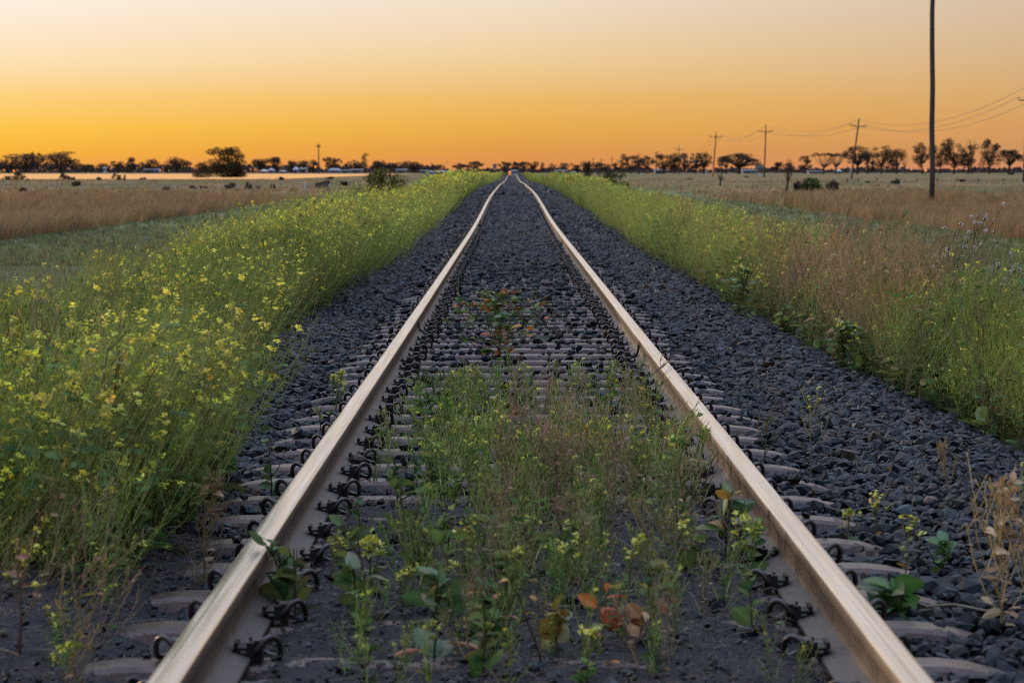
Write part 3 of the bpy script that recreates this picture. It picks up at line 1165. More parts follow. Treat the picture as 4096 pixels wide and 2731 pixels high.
# ------------------------------------------------------------------ weeds between the rails
S = Stuff()
GRS = dict(lean=(.2, .0), stem=(.11, .16, .05), tip=(.32, .38, .10), fl=YEL, leafc=GRN + DKG, pods=4, podl=.02)
w0 = protos(12, 300, lambda r: herb(r, r.uniform(.18, .34), nb=6, twigs=1, leaves=14, leafl=.045, fls=.014, petal=.0055, fln=4, flp=.07, rad=.0024, blade=7, **GRS))
w1 = protos(8, 320, lambda r: herb(r, r.uniform(.18, .32), nb=7, twigs=2, leaves=6, leafl=.04, rad=.0021, lean=(.25, 0), stem=(.26, .19, .10), tip=(.34, .27, .15), leafc=STRAW, pods=5, podl=.02, podc=(.33, .27, .14), blade=3))
wl = protos(6, 330, lambda r: herb(r, r.uniform(.10, .18), nb=2, twigs=0, leaves=11, leafl=.062, rad=.0022, lean=(.1, 0), stem=(.09, .045, .055), tip=(.12, .10, .05), lw=(.42, .6), up_=1.5, leafc=GRN + DKG, pods=0))
def mid(n, y0, y1, x0, x1, ps, **k):
    y = rand_xy(n, y0, y1)
    x = rng.uniform(x0, x1, n)
    ok = rng.uniform(size=n) < np.clip(.62 + .6 * wob(x * 4 + 2, y * 1.4), .1, 1)
    x, y = x[ok], y[ok]
    S.put(ps, x, y, zbed(x, y) - .01, **k)
mid(250, 11.4, 16.9, -.42, .60, w0, rot=3.1, tint=(.8, 1.2))
mid(90, 12.0, 17.2, -.60, .62, w0, rot=3.1, scale=(.6, .9))
mid(150, 11.2, 16.5, -.1, .66, w1, rot=3.1, tint=(.8, 1.15))
mid(110, 11.6, 17.0, -.5, .6, wl, rot=3.1, scale=(.8, 1.3))
mid(26, 16.6, 18.3, -.55, .62, w0, rot=3.1, scale=(.5, .8))
mid(90, 8.6, 11.6, -.35, .64, w0, rot=3.1, scale=(.55, .95))
mid(10, 8.0, 11.4, -.55, .6, wl, rot=3.1, scale=(.7, 1.1))
mid(60, 8.6, 11.6, -.2, .64, w1, rot=3.1, scale=(.6, .95))
mid(60, 7.2, 9.3, -.45, .62, w0, rot=3.1, scale=(.4, .75))
mid(24, 7.2, 9.3, -.2, .62, w1, rot=3.1, scale=(.4, .75))
mid(8, 6.9, 8.6, -.5, .6, wl, rot=3.1, scale=(.6, 1.0))
mid(15, 7.3, 9.6, -.66, .0, wl, rot=3.1, scale=(.9, 1.5))
mid(22, 16.6, 18.0, -.55, .62, w0, rot=3.1, scale=(.35, .7))
mid(12, 7.6, 10.4, .25, .66, wl, rot=3.1, scale=(.8, 1.4))
mid(18, 9.2, 12.0, -.62, .5, wl, rot=3.1, scale=(.8, 1.4))
S.build('track_weeds', M_VEG, 'low tangle of green and straw weeds filling the track between the rails')

# dry stalks and fine straw lying on the bare dirt
G = Geo()
for k in range(9000):
    y = 6.2 + 6.4 * rng.uniform() ** 1.2
    x = rng.uniform(-.68, .68) if rng.uniform() < .62 else -rng.uniform(.9, 1.8)
    if x < -.8 and y > 10.9:
        continue
    Ln = rng.uniform(.012, .06) if rng.uniform() < .985 else rng.uniform(.08, .26)
    a = rng.uniform(0, 6.28)
    d = A(math.cos(a), math.sin(a), 0) * Ln
    e = A(-math.sin(a), math.cos(a), 0) * Ln * rng.normal(0, .25)
    z = float(zbed(np.array(x), np.array(y))) + .004
    z += .012 * rng.uniform()
    p = A(x, y, z)
    pts = [p - d * .5, p + e + A(0, 0, rng.uniform(.0, .010)), p + d * .5 + A(0, 0, rng.uniform(-.004, .012))]
    G.tube(pts, .0010, .0007, A(.22, .185, .155) * rng.uniform(.5, 1.35))
tag(G.build('dry_straw', M_VEG), 'fine dry straw littering the bare dirt in the track', 'dry straw', kind='stuff')


# ------------------------------------------------------------------ grass of the fields
def tuft(r, n, h, w, sp, cols, lean=.25):
    G = Geo()
    for _ in range(n):
        a = r.uniform(0, 6.28)
        o = A(math.cos(a), math.sin(a), 0)
        b = o * r.uniform(0, sp)
        hh = h * r.uniform(.55, 1.1)
        s = A(-o[1], o[0], 0) * w * .5
        s = unit(s + r.normal(0, .4, 3) * A(1, 1, 0) * w) * w * .5
        m = b + o * hh * .12 + A(lean * hh * .3, 0, hh * .6)
        t = b + o * hh * r.uniform(.2, .5) + A(lean * hh, 0, hh * r.uniform(.85, 1.0))
        c = cols[r.integers(len(cols))] * r.uniform(.75, 1.25)
        G.add([b - s, b + s, m + s * .8, m - s * .8, t], [(0, 1, 2), (0, 2, 3), (3, 2, 4)], c)
    return G


DRY = [A(.33, .205, .105), A(.26, .16, .09), A(.38, .25, .125), A(.20, .17, .08)]
MOW = [A(.14, .18, .07), A(.19, .22, .09), A(.22, .19, .11), A(.10, .09, .06)]
S = Stuff()
td = [protos(8, 400 + 10 * i, lambda r, w=w, n=n: tuft(r, n, .62, w, .16, DRY)) for i, (w, n) in enumerate(((.008, 16), (.018, 12), (.045, 9)))]
def dryg(n, y0, y1, ps, inner, x1k=1.25, h=(.75, 1.15)):
    y = rand_xy(n, y0, y1)
    lim = y * (2048 / FPX) * x1k
    sgn = np.where(rng.uniform(size=n) < .5, -1, 1)
    x = inner + (lim - inner) * rng.uniform(size=n)
    ok = lim > inner + .3
    x, y, sgn = x[ok] * sgn[ok], y[ok], sgn[ok]
    patch = .85 + .25 * wob(x * .35, y * .12)
    S.put(ps, x, y, zfield(x, y) - .02, scale=rng.uniform(*h, len(x)) * patch, rot=.8, tint=(.5, 1.3), hue=.08)
dryg(9000, 64, 110, td[0], 10.7)
dryg(9000, 95, 180, td[1], 10.6)
dryg(7000, 160, 420, td[2], 10.6, h=(.25, .6))
dryg(1500, 380, 520, td[2], 14, h=(.4, .7))
S.build('dry_grass', M_VEG, 'tall dry brown grass standing across the paddocks')
S = Stuff()
tm = [protos(6, 440 + 10 * i, lambda r, w=w: tuft(r, 9, .10, w, .10, MOW, .1)) for i, w in enumerate((.006, .014))]
def mown(n, y0, y1, ps):
    y = rand_xy(n, y0, y1)
    lim = np.minimum(y * (2048 / FPX) * 1.25, 10.9)
    sgn = np.where(rng.uniform(size=n) < .5, -1, 1)
    x = 2.9 + (lim - 2.9) * rng.uniform(size=n)
    ok = lim > 3.1
    x, y = (x * sgn)[ok], y[ok]
    S.put(ps, x, y, zland(x, y) - .005, scale=(.6, 1.3), rot=3, tint=(.65, 1.25), hue=.08)
mown(15000, 22, 60, tm[0])
mown(14000, 50, 190, tm[1])
S.build('mown_grass', M_VEG, 'short grey-green mown grass beside the line')
# ------------------------------------------------------------------ single plants one can point to
K = 4096 / 2352.0


def ground_at(px, py):
    """Where the ground lies under pixel (px, py) given in the 2352 px wide view."""
    lo, hi = 4.0, 900.0
    for _ in range(60):
        Y = .5 * (lo + hi)
        p = at(px * K, py * K, Y)
        zg = float(np.maximum(zbed(p[0], Y), zland(p[0], Y)) if abs(p[0]) < 2.5 else zland(p[0], Y))
        if p[2] > zg:
            lo = Y
        else:
            hi = Y
    return p


def plant(name, label, px, py, top, seed, cat='weed', group=None, lo=0, **k):
    r = np.random.default_rng(seed)
    p = ground_at(px, py)
    H = max(.05, (py - top) * K / FPX * p[1])
    root = empty(name, p - A(0, 0, .008))
    GS, GL = Geo(), Geo()
    herb(r, H, GS=GS, GL=GL, **k)
    GS.build('stem', M_VEG, root)
    if GL.n:
        GL.build('foliage', M_LEAF, root)
    tag(root, label, cat, group)
    return root, H


DST = (.055, .028, .035)            # dark purplish stalks
BROAD = dict(stem=DST, tip=(.075, .06, .035), pods=0, twigs=0, lean=(.05, .0), rad=.0024, b0=.25, spread=.6, crook=.05, lw=(.48, .66), up_=1.7)
P_ = plant
P_('orange_leaf_bush', 'bushy weed with orange and dark green leaves alone in the track beyond the weed patch', 1145, 842, 672, 1, 'bush', nb=34, twigs=3, leaves=260, leafl=.09, leafc=AUT[:2] + DKG + GRN, stem=(.06, .045, .04), tip=(.12, .14, .06), fl=YEL, flp=.06, fln=4, fls=.012, petal=.006, pods=5, podl=.022, lean=(.04, 0), spread=1.7, rad=.0034, b0=.02, lw=(.45, .62))
r_, H_ = P_('vine_leaf_weed', 'dark leafy weed whose top curls over the left rail head', 655, 1405, 1235, 2, nb=6, leaves=22, leafl=.10, leafc=DKG + GRN[:1], **dict(BROAD, lean=(-.35, 0)))
P_('broad_leaf_weed', 'weed with round bright green leaves on a thin stalk, right of the left rail', 812, 1432, 1285, 3, 'weed', 'broad-leaved weeds in the track', nb=3, leaves=12, leafl=.095, leafc=GRN[1:2] + DKG[::2], **BROAD)
P_('broad_leaf_weed', 'dark-stalked weed with paired green leaves standing in the middle of the bare dirt', 997, 1512, 1330, 4, 'weed', 'broad-leaved weeds in the track', nb=4, leaves=16, leafl=.10, leafc=GRN[1:2] + DKG, **BROAD)
P_('broad_leaf_weed', 'small weed carrying one vivid red leaf beside green ones', 1118, 1425, 1330, 5, 'weed', 'broad-leaved weeds in the track', nb=2, leaves=9, leafl=.10, leafc=DKG[::2] + [A(.42, .05, .03), A(.36, .09, .04)], **BROAD)
P_('thin_dark_stalk', 'long bare dark stalk leaning left across the near dirt', 1245, 1540, 1325, 6, nb=2, leaves=3, leafl=.05, leafc=AUT[2:3] + DKG[:1], **dict(BROAD, lean=(-.38, 0)))
P_('orange_leaf_stalk', 'reddish stalk topped by bright orange leaves near the right of the dirt', 1384, 1478, 1345, 7, 'weed', 'broad-leaved weeds in the track', nb=3, leaves=8, leafl=.095, leafc=[A(.50, .13, .03), A(.45, .09, .03), A(.12, .14, .04)], **dict(BROAD, stem=(.16, .05, .05), tip=(.25, .08, .04)))
P_('yellow_leaf_weed', 'low weed with yellowing broad leaves at the foot of the bare dirt', 1278, 1492, 1385, 8, 'weed', 'broad-leaved weeds in the track', nb=3, leaves=14, leafl=.095, leafc=[A(.25, .22, .04), A(.30, .20, .04), A(.10, .13, .04)], **BROAD)
P_('brown_leaf_stalk', 'slim stalk holding one hanging brown-orange leaf', 1470, 1478, 1410, 9, nb=2, leaves=5, leafl=.10, leafc=[A(.30, .15, .06), A(.33, .18, .07)], **BROAD)
P_('red_stem_weed', 'red-stemmed weed with pale pods at the near end of the patch', 1530, 1455, 1330, 10, nb=5, leaves=5, leafl=.05, leafc=AUT[1:] + GRN[:1], **dict(BROAD, stem=(.20, .05, .05), tip=(.26, .22, .09), pods=6))
P_('large_leaf_weed', 'sprawling weed with big glossy green leaves against the foot of the right rail', 1668, 1275, 1135, 11, nb=5, leaves=20, leafl=.13, leafc=DKG + GRN[:1] + AUT[2:3], **dict(BROAD, lean=(.1, 0)))
P_('flowering_weed', 'small weed with a yellow flower spike by the right rail foot', 1718, 1330, 1180, 12, nb=4, leaves=4, leafl=.05, leafc=GRN, stem=(.12, .15, .05), tip=(.2, .24, .07), fl=YEL, flp=.8, fln=6, fls=.016, petal=.007, lean=(-.05, 0))
P_('flowering_weed', 'yellow-flowered weed in the dirt right of the left rail', 850, 1345, 1225, 13, nb=5, leaves=7, leafl=.06, leafc=GRN + DKG[:1], stem=(.12, .13, .05), tip=(.2, .24, .07), fl=YEL, flp=.85, fln=7, fls=.02, petal=.009, lean=(.0, 0))
for i, (x, y, t, lb) in enumerate([(925, 1400, 1300, 'sparse straw-coloured weed among the dirt behind the dark-stalked weed'), (1060, 1330, 1215, 'upright pale weed at the near left of the weed patch'), (1180, 1385, 1255, 'feathery green weed behind the red-leaved one'),
                                   (1300, 1385, 1245, 'bushy yellow-green weed at the near edge of the weed patch'), (1440, 1390, 1235, 'tall yellow-green weed at the near right of the weed patch'), (1560, 1320, 1180, 'straw weed close to the right rail at the patch edge'),
                                   (760, 1330, 1220, 'thin weed just right of the left rail clips'), (1350, 1560, 1440, 'low weed at the very front of the dirt'), (1000, 1420, 1290, 'yellow-budded weed beside the dark-stalked weed')]):
    P_('slender_weed', lb, x, y, t, 60 + i, 'weed', 'slender weeds at the near end of the track', nb=9, twigs=2, leaves=5, leafl=.035, leafc=GRN + AUT[2:3], stem=(.13, .10, .055), tip=(.24, .24, .08), fl=YEL, flp=.25, fln=4, fls=.012, petal=.006, pods=7, podl=.016, lean=(.12, 0), rad=.0016)
# left of the left rail
P_('orange_base_weed', 'spreading weed with orange leaves at its base where the left ballast begins', 590, 892, 715, 20, nb=12, twigs=3, leaves=14, leafl=.09, leafc=AUT[:3] + GRN[:1], stem=(.10, .06, .06), tip=(.2, .22, .07), fl=YEL, flp=.25, fln=5, fls=.018, petal=.007, lean=(.2, 0), spread=.8)
P_('flowering_weed', 'yellow-flowered weed pressed against the outside of the left rail', 770, 965, 858, 21, nb=7, leaves=6, leafl=.045, leafc=GRN, stem=(.12, .14, .05), tip=(.2, .24, .07), fl=YEL, flp=.7, fln=6, fls=.018, petal=.007, lean=(.1, 0))
P_('leafy_stalk', 'single dark stalk with paired leaves outside the left rail among sleeper ends', 622, 1160, 1010, 22, nb=2, leaves=13, leafl=.07, leafc=GRN[1:] + DKG[::2], **BROAD)
P_('leafy_stalk', 'short leafy weed by a sleeper end outside the left rail', 735, 1010, 930, 23, nb=2, leaves=9, leafl=.06, leafc=GRN, **BROAD)
P_('dry_weed_clump', 'dead brown weed clump with thin green stalks outside the left rail', 470, 1345, 1100, 24, 'weed clump', nb=14, twigs=2, leaves=22, leafl=.06, leafc=[A(.26, .15, .08), A(.32, .21, .11)], stem=(.22, .20, .09), tip=(.30, .23, .12), pods=8, podl=.025, podc=(.30, .20, .10), lean=(.12, 0), rad=.0018, b0=.05, spread=.35, blade=10)
P_('purple_stem_weed', 'purple-stemmed weed with wilted pinkish leaves in the near dirt beside the mustard', 45, 1495, 1250, 25, nb=6, leaves=12, leafl=.06, leafc=[A(.30, .15, .10), A(.25, .14, .10), A(.12, .14, .05)], stem=(.10, .035, .045), tip=(.22, .17, .09), fl=YEL, flp=.4, fln=5, fls=.02, petal=.008, lean=(.15, 0))
P_('green_sprout', 'small green sprout on the bare dirt left of the dead brown clump', 290, 1335, 1230, 26, nb=4, leaves=8, leafl=.045, leafc=GRN, stem=(.12, .10, .05), tip=(.2, .22, .07), fl=YEL, flp=.4, fln=4, fls=.014, petal=.007)
P_('dark_leaf_clump', 'dark leafy clump at the near corner of the mustard by the sleepers', 480, 1110, 1000, 27, nb=6, leaves=40, leafl=.07, leafc=DKG, **dict(BROAD, lean=(.1, 0)))
# right of the right rail
P_('pale_forked_weed', 'pale forked weed with tiny yellow tips rising alone from the right ballast', 1862, 1098, 905, 30, nb=5, twigs=2, leaves=2, leafl=.03, leafc=GRN, stem=(.26, .17, .13), tip=(.28, .29, .10), fl=YEL, flp=.35, fln=4, fls=.012, petal=.006, pods=7, podl=.02, lean=(.0, 0), spread=.75, b0=.3, rad=.0022)
P_('thin_leafy_weed', 'thin dark weed with small leaves between sleeper ends right of the right rail', 1756, 1078, 945, 31, nb=4, leaves=7, leafl=.05, leafc=GRN, stem=(.07, .06, .05), tip=(.2, .18, .08), pods=6, podl=.02, lean=(.05, 0))
for i, (x, y, t, lb) in enumerate([(1945, 1262, 1170, 'low yellow-green weed against the outside of the right rail'), (2010, 1250, 1130, 'green weed with yellow flower tips just right of the right rail'), (2080, 1330, 1185, 'drying weed with brown base among stones right of the right rail')]):
    P_('ballast_weed', lb, x, y, t, 40 + i, 'weed', 'small weeds on the right ballast', nb=7, twigs=1, leaves=7, leafl=.045, leafc=GRN + AUT[2:3], stem=(.13, .12, .05), tip=(.24, .24, .08), fl=YEL, flp=.5, fln=5, fls=.014, petal=.006, pods=6, podl=.016, lean=(.05, 0), rad=.0017)
P_('dry_weed_clump', 'large straw-dry weed clump with curled brown leaves at the near right', 2300, 1445, 1105, 43, 'weed clump', nb=20, twigs=3, leaves=60, leafl=.07, leafc=[A(.42, .28, .15), A(.50, .38, .22), A(.30, .17, .09)], stem=(.42, .33, .17), tip=(.54, .42, .20), pods=9, podl=.018, podc=(.54, .40, .18), lean=(.02, 0), rad=.0023, b0=.03, spread=.6)
P_('ragged_green_weed', 'low bright green weed with ragged leaves hugging the right rail', 2040, 1425, 1340, 44, nb=2, leaves=26, leafl=.115, leafc=[A(.05, .14, .03), A(.07, .17, .03)], **dict(BROAD, stem=(.06, .10, .04), tip=(.08, .14, .04)))
P_('green_leaf_weed', 'fresh green leafy weed on the stones left of the big straw-dry clump', 2165, 1318, 1235, 45, nb=3, leaves=14, leafl=.08, leafc=[A(.06, .15, .04), A(.08, .17, .04)], **dict(BROAD, stem=(.07, .10, .04), tip=(.09, .14, .04)))
P_('dry_stalk', 'dry seed stalk with a shrivelled leaf heap at its foot on the right ballast', 2178, 1145, 1010, 46, nb=6, twigs=1, leaves=7, leafl=.05, leafc=STRAW, stem=(.14, .09, .07), tip=(.33, .25, .12), pods=9, podl=.018, podc=(.36, .26, .10), lean=(-.1, 0))
P_('yellow_green_weed', 'yellow-green weed at the right edge of the stones', 2338, 1180, 1060, 47, nb=7, twigs=1, leaves=5, leafl=.05, leafc=GRN, stem=(.14, .16, .05), tip=(.24, .27, .08), pods=7, podl=.02, fl=YEL, flp=.2, fln=4, fls=.012, petal=.006)
P_('bare_twig', 'bare dry twig arching over the right rail beyond the weed patch', 1420, 985, 800, 48, 'twig', nb=5, twigs=3, leaves=3, leafl=.03, leafc=AUT[2:3], stem=(.16, .12, .09), tip=(.22, .17, .12), pods=0, lean=(.9, .0), spread=.9, b0=.3, rad=.0022, crook=.06)
# tall weeds of the right verge
TH = dict(nb=8, twigs=3, leaves=4, leafl=.10, leafc=DKG, stem=(.085, .115, .05), tip=(.10, .13, .06), pods=0, puff=(.035, .075, .035), lean=(.28, 0), spread=.6, b0=.42, rad=.0040, crook=.06)
for i, (x, y, t, lb) in enumerate([(2165, 905, 515, 'tallest white-tufted sow thistle standing above the right verge'), (2120, 890, 590, 'white-tufted sow thistle left of the tallest one'), (2245, 930, 610, 'leaning white-tufted sow thistle right of the tallest one'),
                                   (2290, 945, 655, 'dark-budded sow thistle by the right edge of the view'), (2060, 870, 650, 'short sow thistle in front of the rust-brown weeds')]):
    P_('sow_thistle', lb, x, y, t, 70 + i, 'thistle', 'sow thistles in the right verge', **TH)
P_('feathery_bush', 'dense fine-stemmed yellow-green bush at the right edge above the stones', 2285, 985, 745, 85, 'bush', nb=34, twigs=5, leaves=30, leafl=.05, leafc=GRN, stem=(.14, .13, .05), tip=(.40, .45, .11), fl=YEL, flp=.05, fln=4, petal=.007, pods=12, podl=.035, podc=(.38, .43, .11), lean=(.25, 0), spread=1.15, rad=.0034, b0=.04)
P_('feathery_bush', 'fine-stemmed yellow-green bush left of the densest one, dark at its foot', 2190, 945, 735, 86, 'bush', nb=26, twigs=4, leaves=40, leafl=.06, leafc=DKG + GRN, stem=(.08, .07, .05), tip=(.36, .41, .11), fl=YEL, flp=.12, fln=5, petal=.007, pods=10, podl=.035, podc=(.2, .25, .08), lean=(.2, 0), spread=1.0, rad=.0034, b0=.06)
P_('leafy_bush', 'rounded dark green leafy bush at the edge of the right stones beside the rust-brown weeds', 1935, 855, 745, 87, 'bush', nb=18, twigs=3, leaves=150, leafl=.10, leafc=DKG + GRN[:1], stem=(.08, .08, .05), tip=(.14, .17, .06), fl=YEL, flp=.3, fln=6, petal=.008, pods=3, lean=(.1, 0), spread=.95, rad=.003, b0=.05)
P_('leafy_bush', 'yellow-tipped leafy bush farther along the right stones', 1700, 735, 620, 88, 'bush', nb=20, twigs=3, leaves=120, leafl=.11, leafc=DKG + GRN, stem=(.08, .09, .05), tip=(.18, .23, .07), fl=YEL, flp=.45, fln=6, petal=.009, fls=.03, pods=3, lean=(.1, 0), spread=.9, rad=.0035, b0=.05)
P_('rusty_bush', 'rust-brown dried bush standing among the right verge weeds', 1985, 840, 610, 89, 'bush', nb=26, twigs=4, leaves=20, leafl=.06, leafc=STRAW, stem=(.26, .12, .07), tip=(.42, .28, .15), pods=12, podl=.03, podc=(.34, .22, .12), lean=(.15, 0), spread=.8, rad=.003, b0=.08)
P_('feathery_weed', 'tall feathery green weed spreading its fine branches above the rust-brown weeds', 1985, 800, 500, 80, nb=9, twigs=3, leaves=0, stem=(.12, .14, .06), tip=(.15, .20, .06), pods=16, podl=.05, podc=(.14, .19, .06), lean=(.22, 0), spread=.75, b0=.45, rad=.0030)
P_('sow_thistle', 'sow thistle with small white tufts rising from the left mustard', 60, 1010, 690, 81, 'thistle', **TH)

for i, (px, py, c, lb, ln, a) in enumerate([(905, 1526, (.30, .09, .04), 'long red-brown leaf fallen on the near dirt', .085, .4), (1105, 1512, (.24, .10, .03), 'dark orange leaf fallen at the bottom centre of the dirt', .10, 2.7), (1392, 1542, (.32, .12, .04), 'curled orange leaf fallen at the front of the dirt', .06, -1.0),
                                             (1190, 1440, (.34, .08, .05), 'reddish leaf fallen beside the yellow-leaved weed', .05, 2.4)]):
    p = ground_at(px, py)
    G = Geo()
    G.leaf(A(0, 0, .02), A(math.cos(a), math.sin(a), .22), Z, ln, ln * .36, A(*c), .5, .1)
    o = G.build('fallen_leaf', M_LEAF, None, p)
    tag(o, lb, 'leaf', 'leaves fallen on the dirt')
p = ground_at(2215, 1425)
G = Geo()
G.tube([(-.10, .03, .035), (-.03, .0, .045), (.06, -.03, .03), (.13, -.05, .012)], .003, .004, A(.34, .28, .20), 5)
G.tube([(.06, -.03, .03), (.075, .0, .05), (.07, .03, .062)], .0028, .0015, A(.34, .28, .20), 5)
tag(G.build('dry_stick', M_VEG, None, p), 'pale dry stick lying on the near right ballast', 'stick')

# ------------------------------------------------------------------ trees
def tree(px, top, base, w, Y, label, kind='round', cat='tree', name='tree', group=None, col=(.040, .036, .024), seed=None, dense=1.0, rough=True):
    r = np.random.default_rng(int(px * 7 + top) if seed is None else seed)
    b = at(px, base, Y)
    s = Y / FPX
    H, Wm = (base - top) * s, w * s
    root = empty(name, b)
    T, Cn = Geo(), Geo()
    blobs = []
    if kind == 'round':
        for _ in range(int(7 + w / 14)):
            a, q_ = r.uniform(0, 6.28), math.sqrt(r.uniform()) * .36
            t = r.uniform(.28, .86)
            blobs.append((q_ * math.cos(a) * Wm, q_ * math.sin(a) * Wm, t * H, Wm * r.uniform(.14, .24), H * r.uniform(.12, .20)))
        blobs.append((0, 0, H * .82, Wm * .2, H * .15))
    elif kind == 'sparse':
        for _ in range(int(11 + w / 8)):
            a, q_ = r.uniform(0, 6.28), math.sqrt(r.uniform()) * .42
            t = r.uniform(.25, .92)
            blobs.append((q_ * math.cos(a) * Wm, q_ * math.sin(a) * Wm, t * H, Wm * r.uniform(.10, .18), H * r.uniform(.07, .13)))
        blobs.append((Wm * r.uniform(-.2, .2), 0, H * .93, Wm * .13, H * .07))
    elif kind == 'umbrella':
        for k in range(int(9 + w / 9)):
            a, q_ = r.uniform(0, 6.28), math.sqrt(r.uniform()) * .44
            t = .90 - .55 * (q_ / .44) ** 2 * r.uniform(.4, 1)
            blobs.append((q_ * math.cos(a) * Wm, q_ * math.sin(a) * Wm, t * H, Wm * r.uniform(.10, .16), H * r.uniform(.07, .11)))
    elif kind == 'flat':
        for k in range(9):
            blobs.append(((k / 8 - .42) * Wm * .8, r.uniform(-.2, .2) * Wm, H * r.uniform(.86, .95), Wm * .10, H * .06))
    elif kind == 'bush':
        for _ in range(int(8 + w / 12)):
            a, q_ = r.uniform(0, 6.28), math.sqrt(r.uniform()) * .36
            t = r.uniform(.12, .84) * (1 - .5 * (q_ / .36) ** 2)
            blobs.append((q_ * math.cos(a) * Wm, q_ * math.sin(a) * Wm, t * H, Wm * r.uniform(.13, .2), H * r.uniform(.13, .2)))
    elif kind == 'narrow':
        for k in range(8):
            t = .2 + .75 * k / 7
            blobs.append((r.normal(0, .08) * Wm, r.normal(0, .08) * Wm, t * H, Wm * r.uniform(.28, .4) * (1.1 - .5 * t), H * .09))
    # trunk and limbs
    rt = max(.045 * Wm, .10) if kind not in ('bush',) else .03 * Wm
    th = H * (.30 if kind != 'bush' else .08)
    lean = r.normal(0, .05) * H
    trunk = [(0, 0, -.02 * H), (lean * .3, 0, th * .5), (lean * .6, r.normal(0, .02) * H, th)]
    T.tube(trunk, rt, rt * .75, (.05, .04, .034), 6)
    fork = np.array(trunk[-1])
    lim = blobs if kind != 'dead' else []
    for bx_, by_, bz_, br, bh in lim:
        e = np.array([bx_, by_, bz_])
        m = fork + (e - fork) * .5 + np.array([0, 0, -.06 * H if kind != 'umbrella' else .05 * H]) + r.normal(0, .02, 3) * H
        T.tube([fork, m, e], rt * .42, rt * .10, (.05, .04, .034), 4)
    if kind in ('dead', 'sparse', 'flat'):
        for k in range(14 if kind == 'dead' else 5):
            a = r.uniform(0, 6.28)
            e = fork + np.array([math.cos(a) * Wm * r.uniform(.2, .5), math.sin(a) * Wm * .4, (H - th) * r.uniform(.35, 1.0)])
            m = fork + (e - fork) * .5 + r.normal(0, .035, 3) * H
            T.tube([fork, m, e], rt * .35, rt * .06, (.05, .04, .034), 4)
            for _ in range(3):
                q2 = e + np.array([r.normal(0, .10) * Wm, r.normal(0, .1) * Wm, r.uniform(-.02, .12) * H])
                T.tube([m + (e - m) * r.uniform(.2, .9), q2], rt * .12, rt * .04, (.05, .04, .034), 3)
    T.build('trunk', M_BARK, root)
    ls = max(2.6 * s, .10)
    for bx_, by_, bz_, br, bh in blobs:
        k = int(dense * 4.5 * (br * bh) / (ls * ls) + 22)
        k = min(k, 2600)
        d = r.normal(0, 1, (k, 3))
        d /= np.linalg.norm(d, axis=1)[:, None]
        rr = r.uniform(.25, 1.12, (k, 1)) ** .6
        c = np.array([bx_, by_, bz_]) + d * rr * np.array([br, br, bh])
        u = r.normal(0, 1, (k, 3))
        u /= np.linalg.norm(u, axis=1)[:, None]
        v = np.cross(u, r.normal(0, 1, (k, 3)))
        v /= np.linalg.norm(v, axis=1)[:, None] + 1e-9
        sz = ls * r.uniform(.5, 1.15, (k, 1))
        Vq = np.stack([c - u * sz, c + v * sz * .55, c + u * sz, c - v * sz * .55], 1)
        i = np.arange(k)[:, None] * 4
        Fq_ = np.concatenate([i + np.array([[0, 1, 2]]), i + np.array([[0, 2, 3]])])
        cc = np.array(col)[None] * r.uniform(.6, 1.5, (k, 1)) * r.uniform(.8, 1.2)
        Cn.add(Vq.reshape(-1, 3), Fq_, np.repeat(cc, 4, axis=0))
    if Cn.n:
        Cn.build('crown', M_CROWN, root)
    tag(root, label, cat, group)
    return root


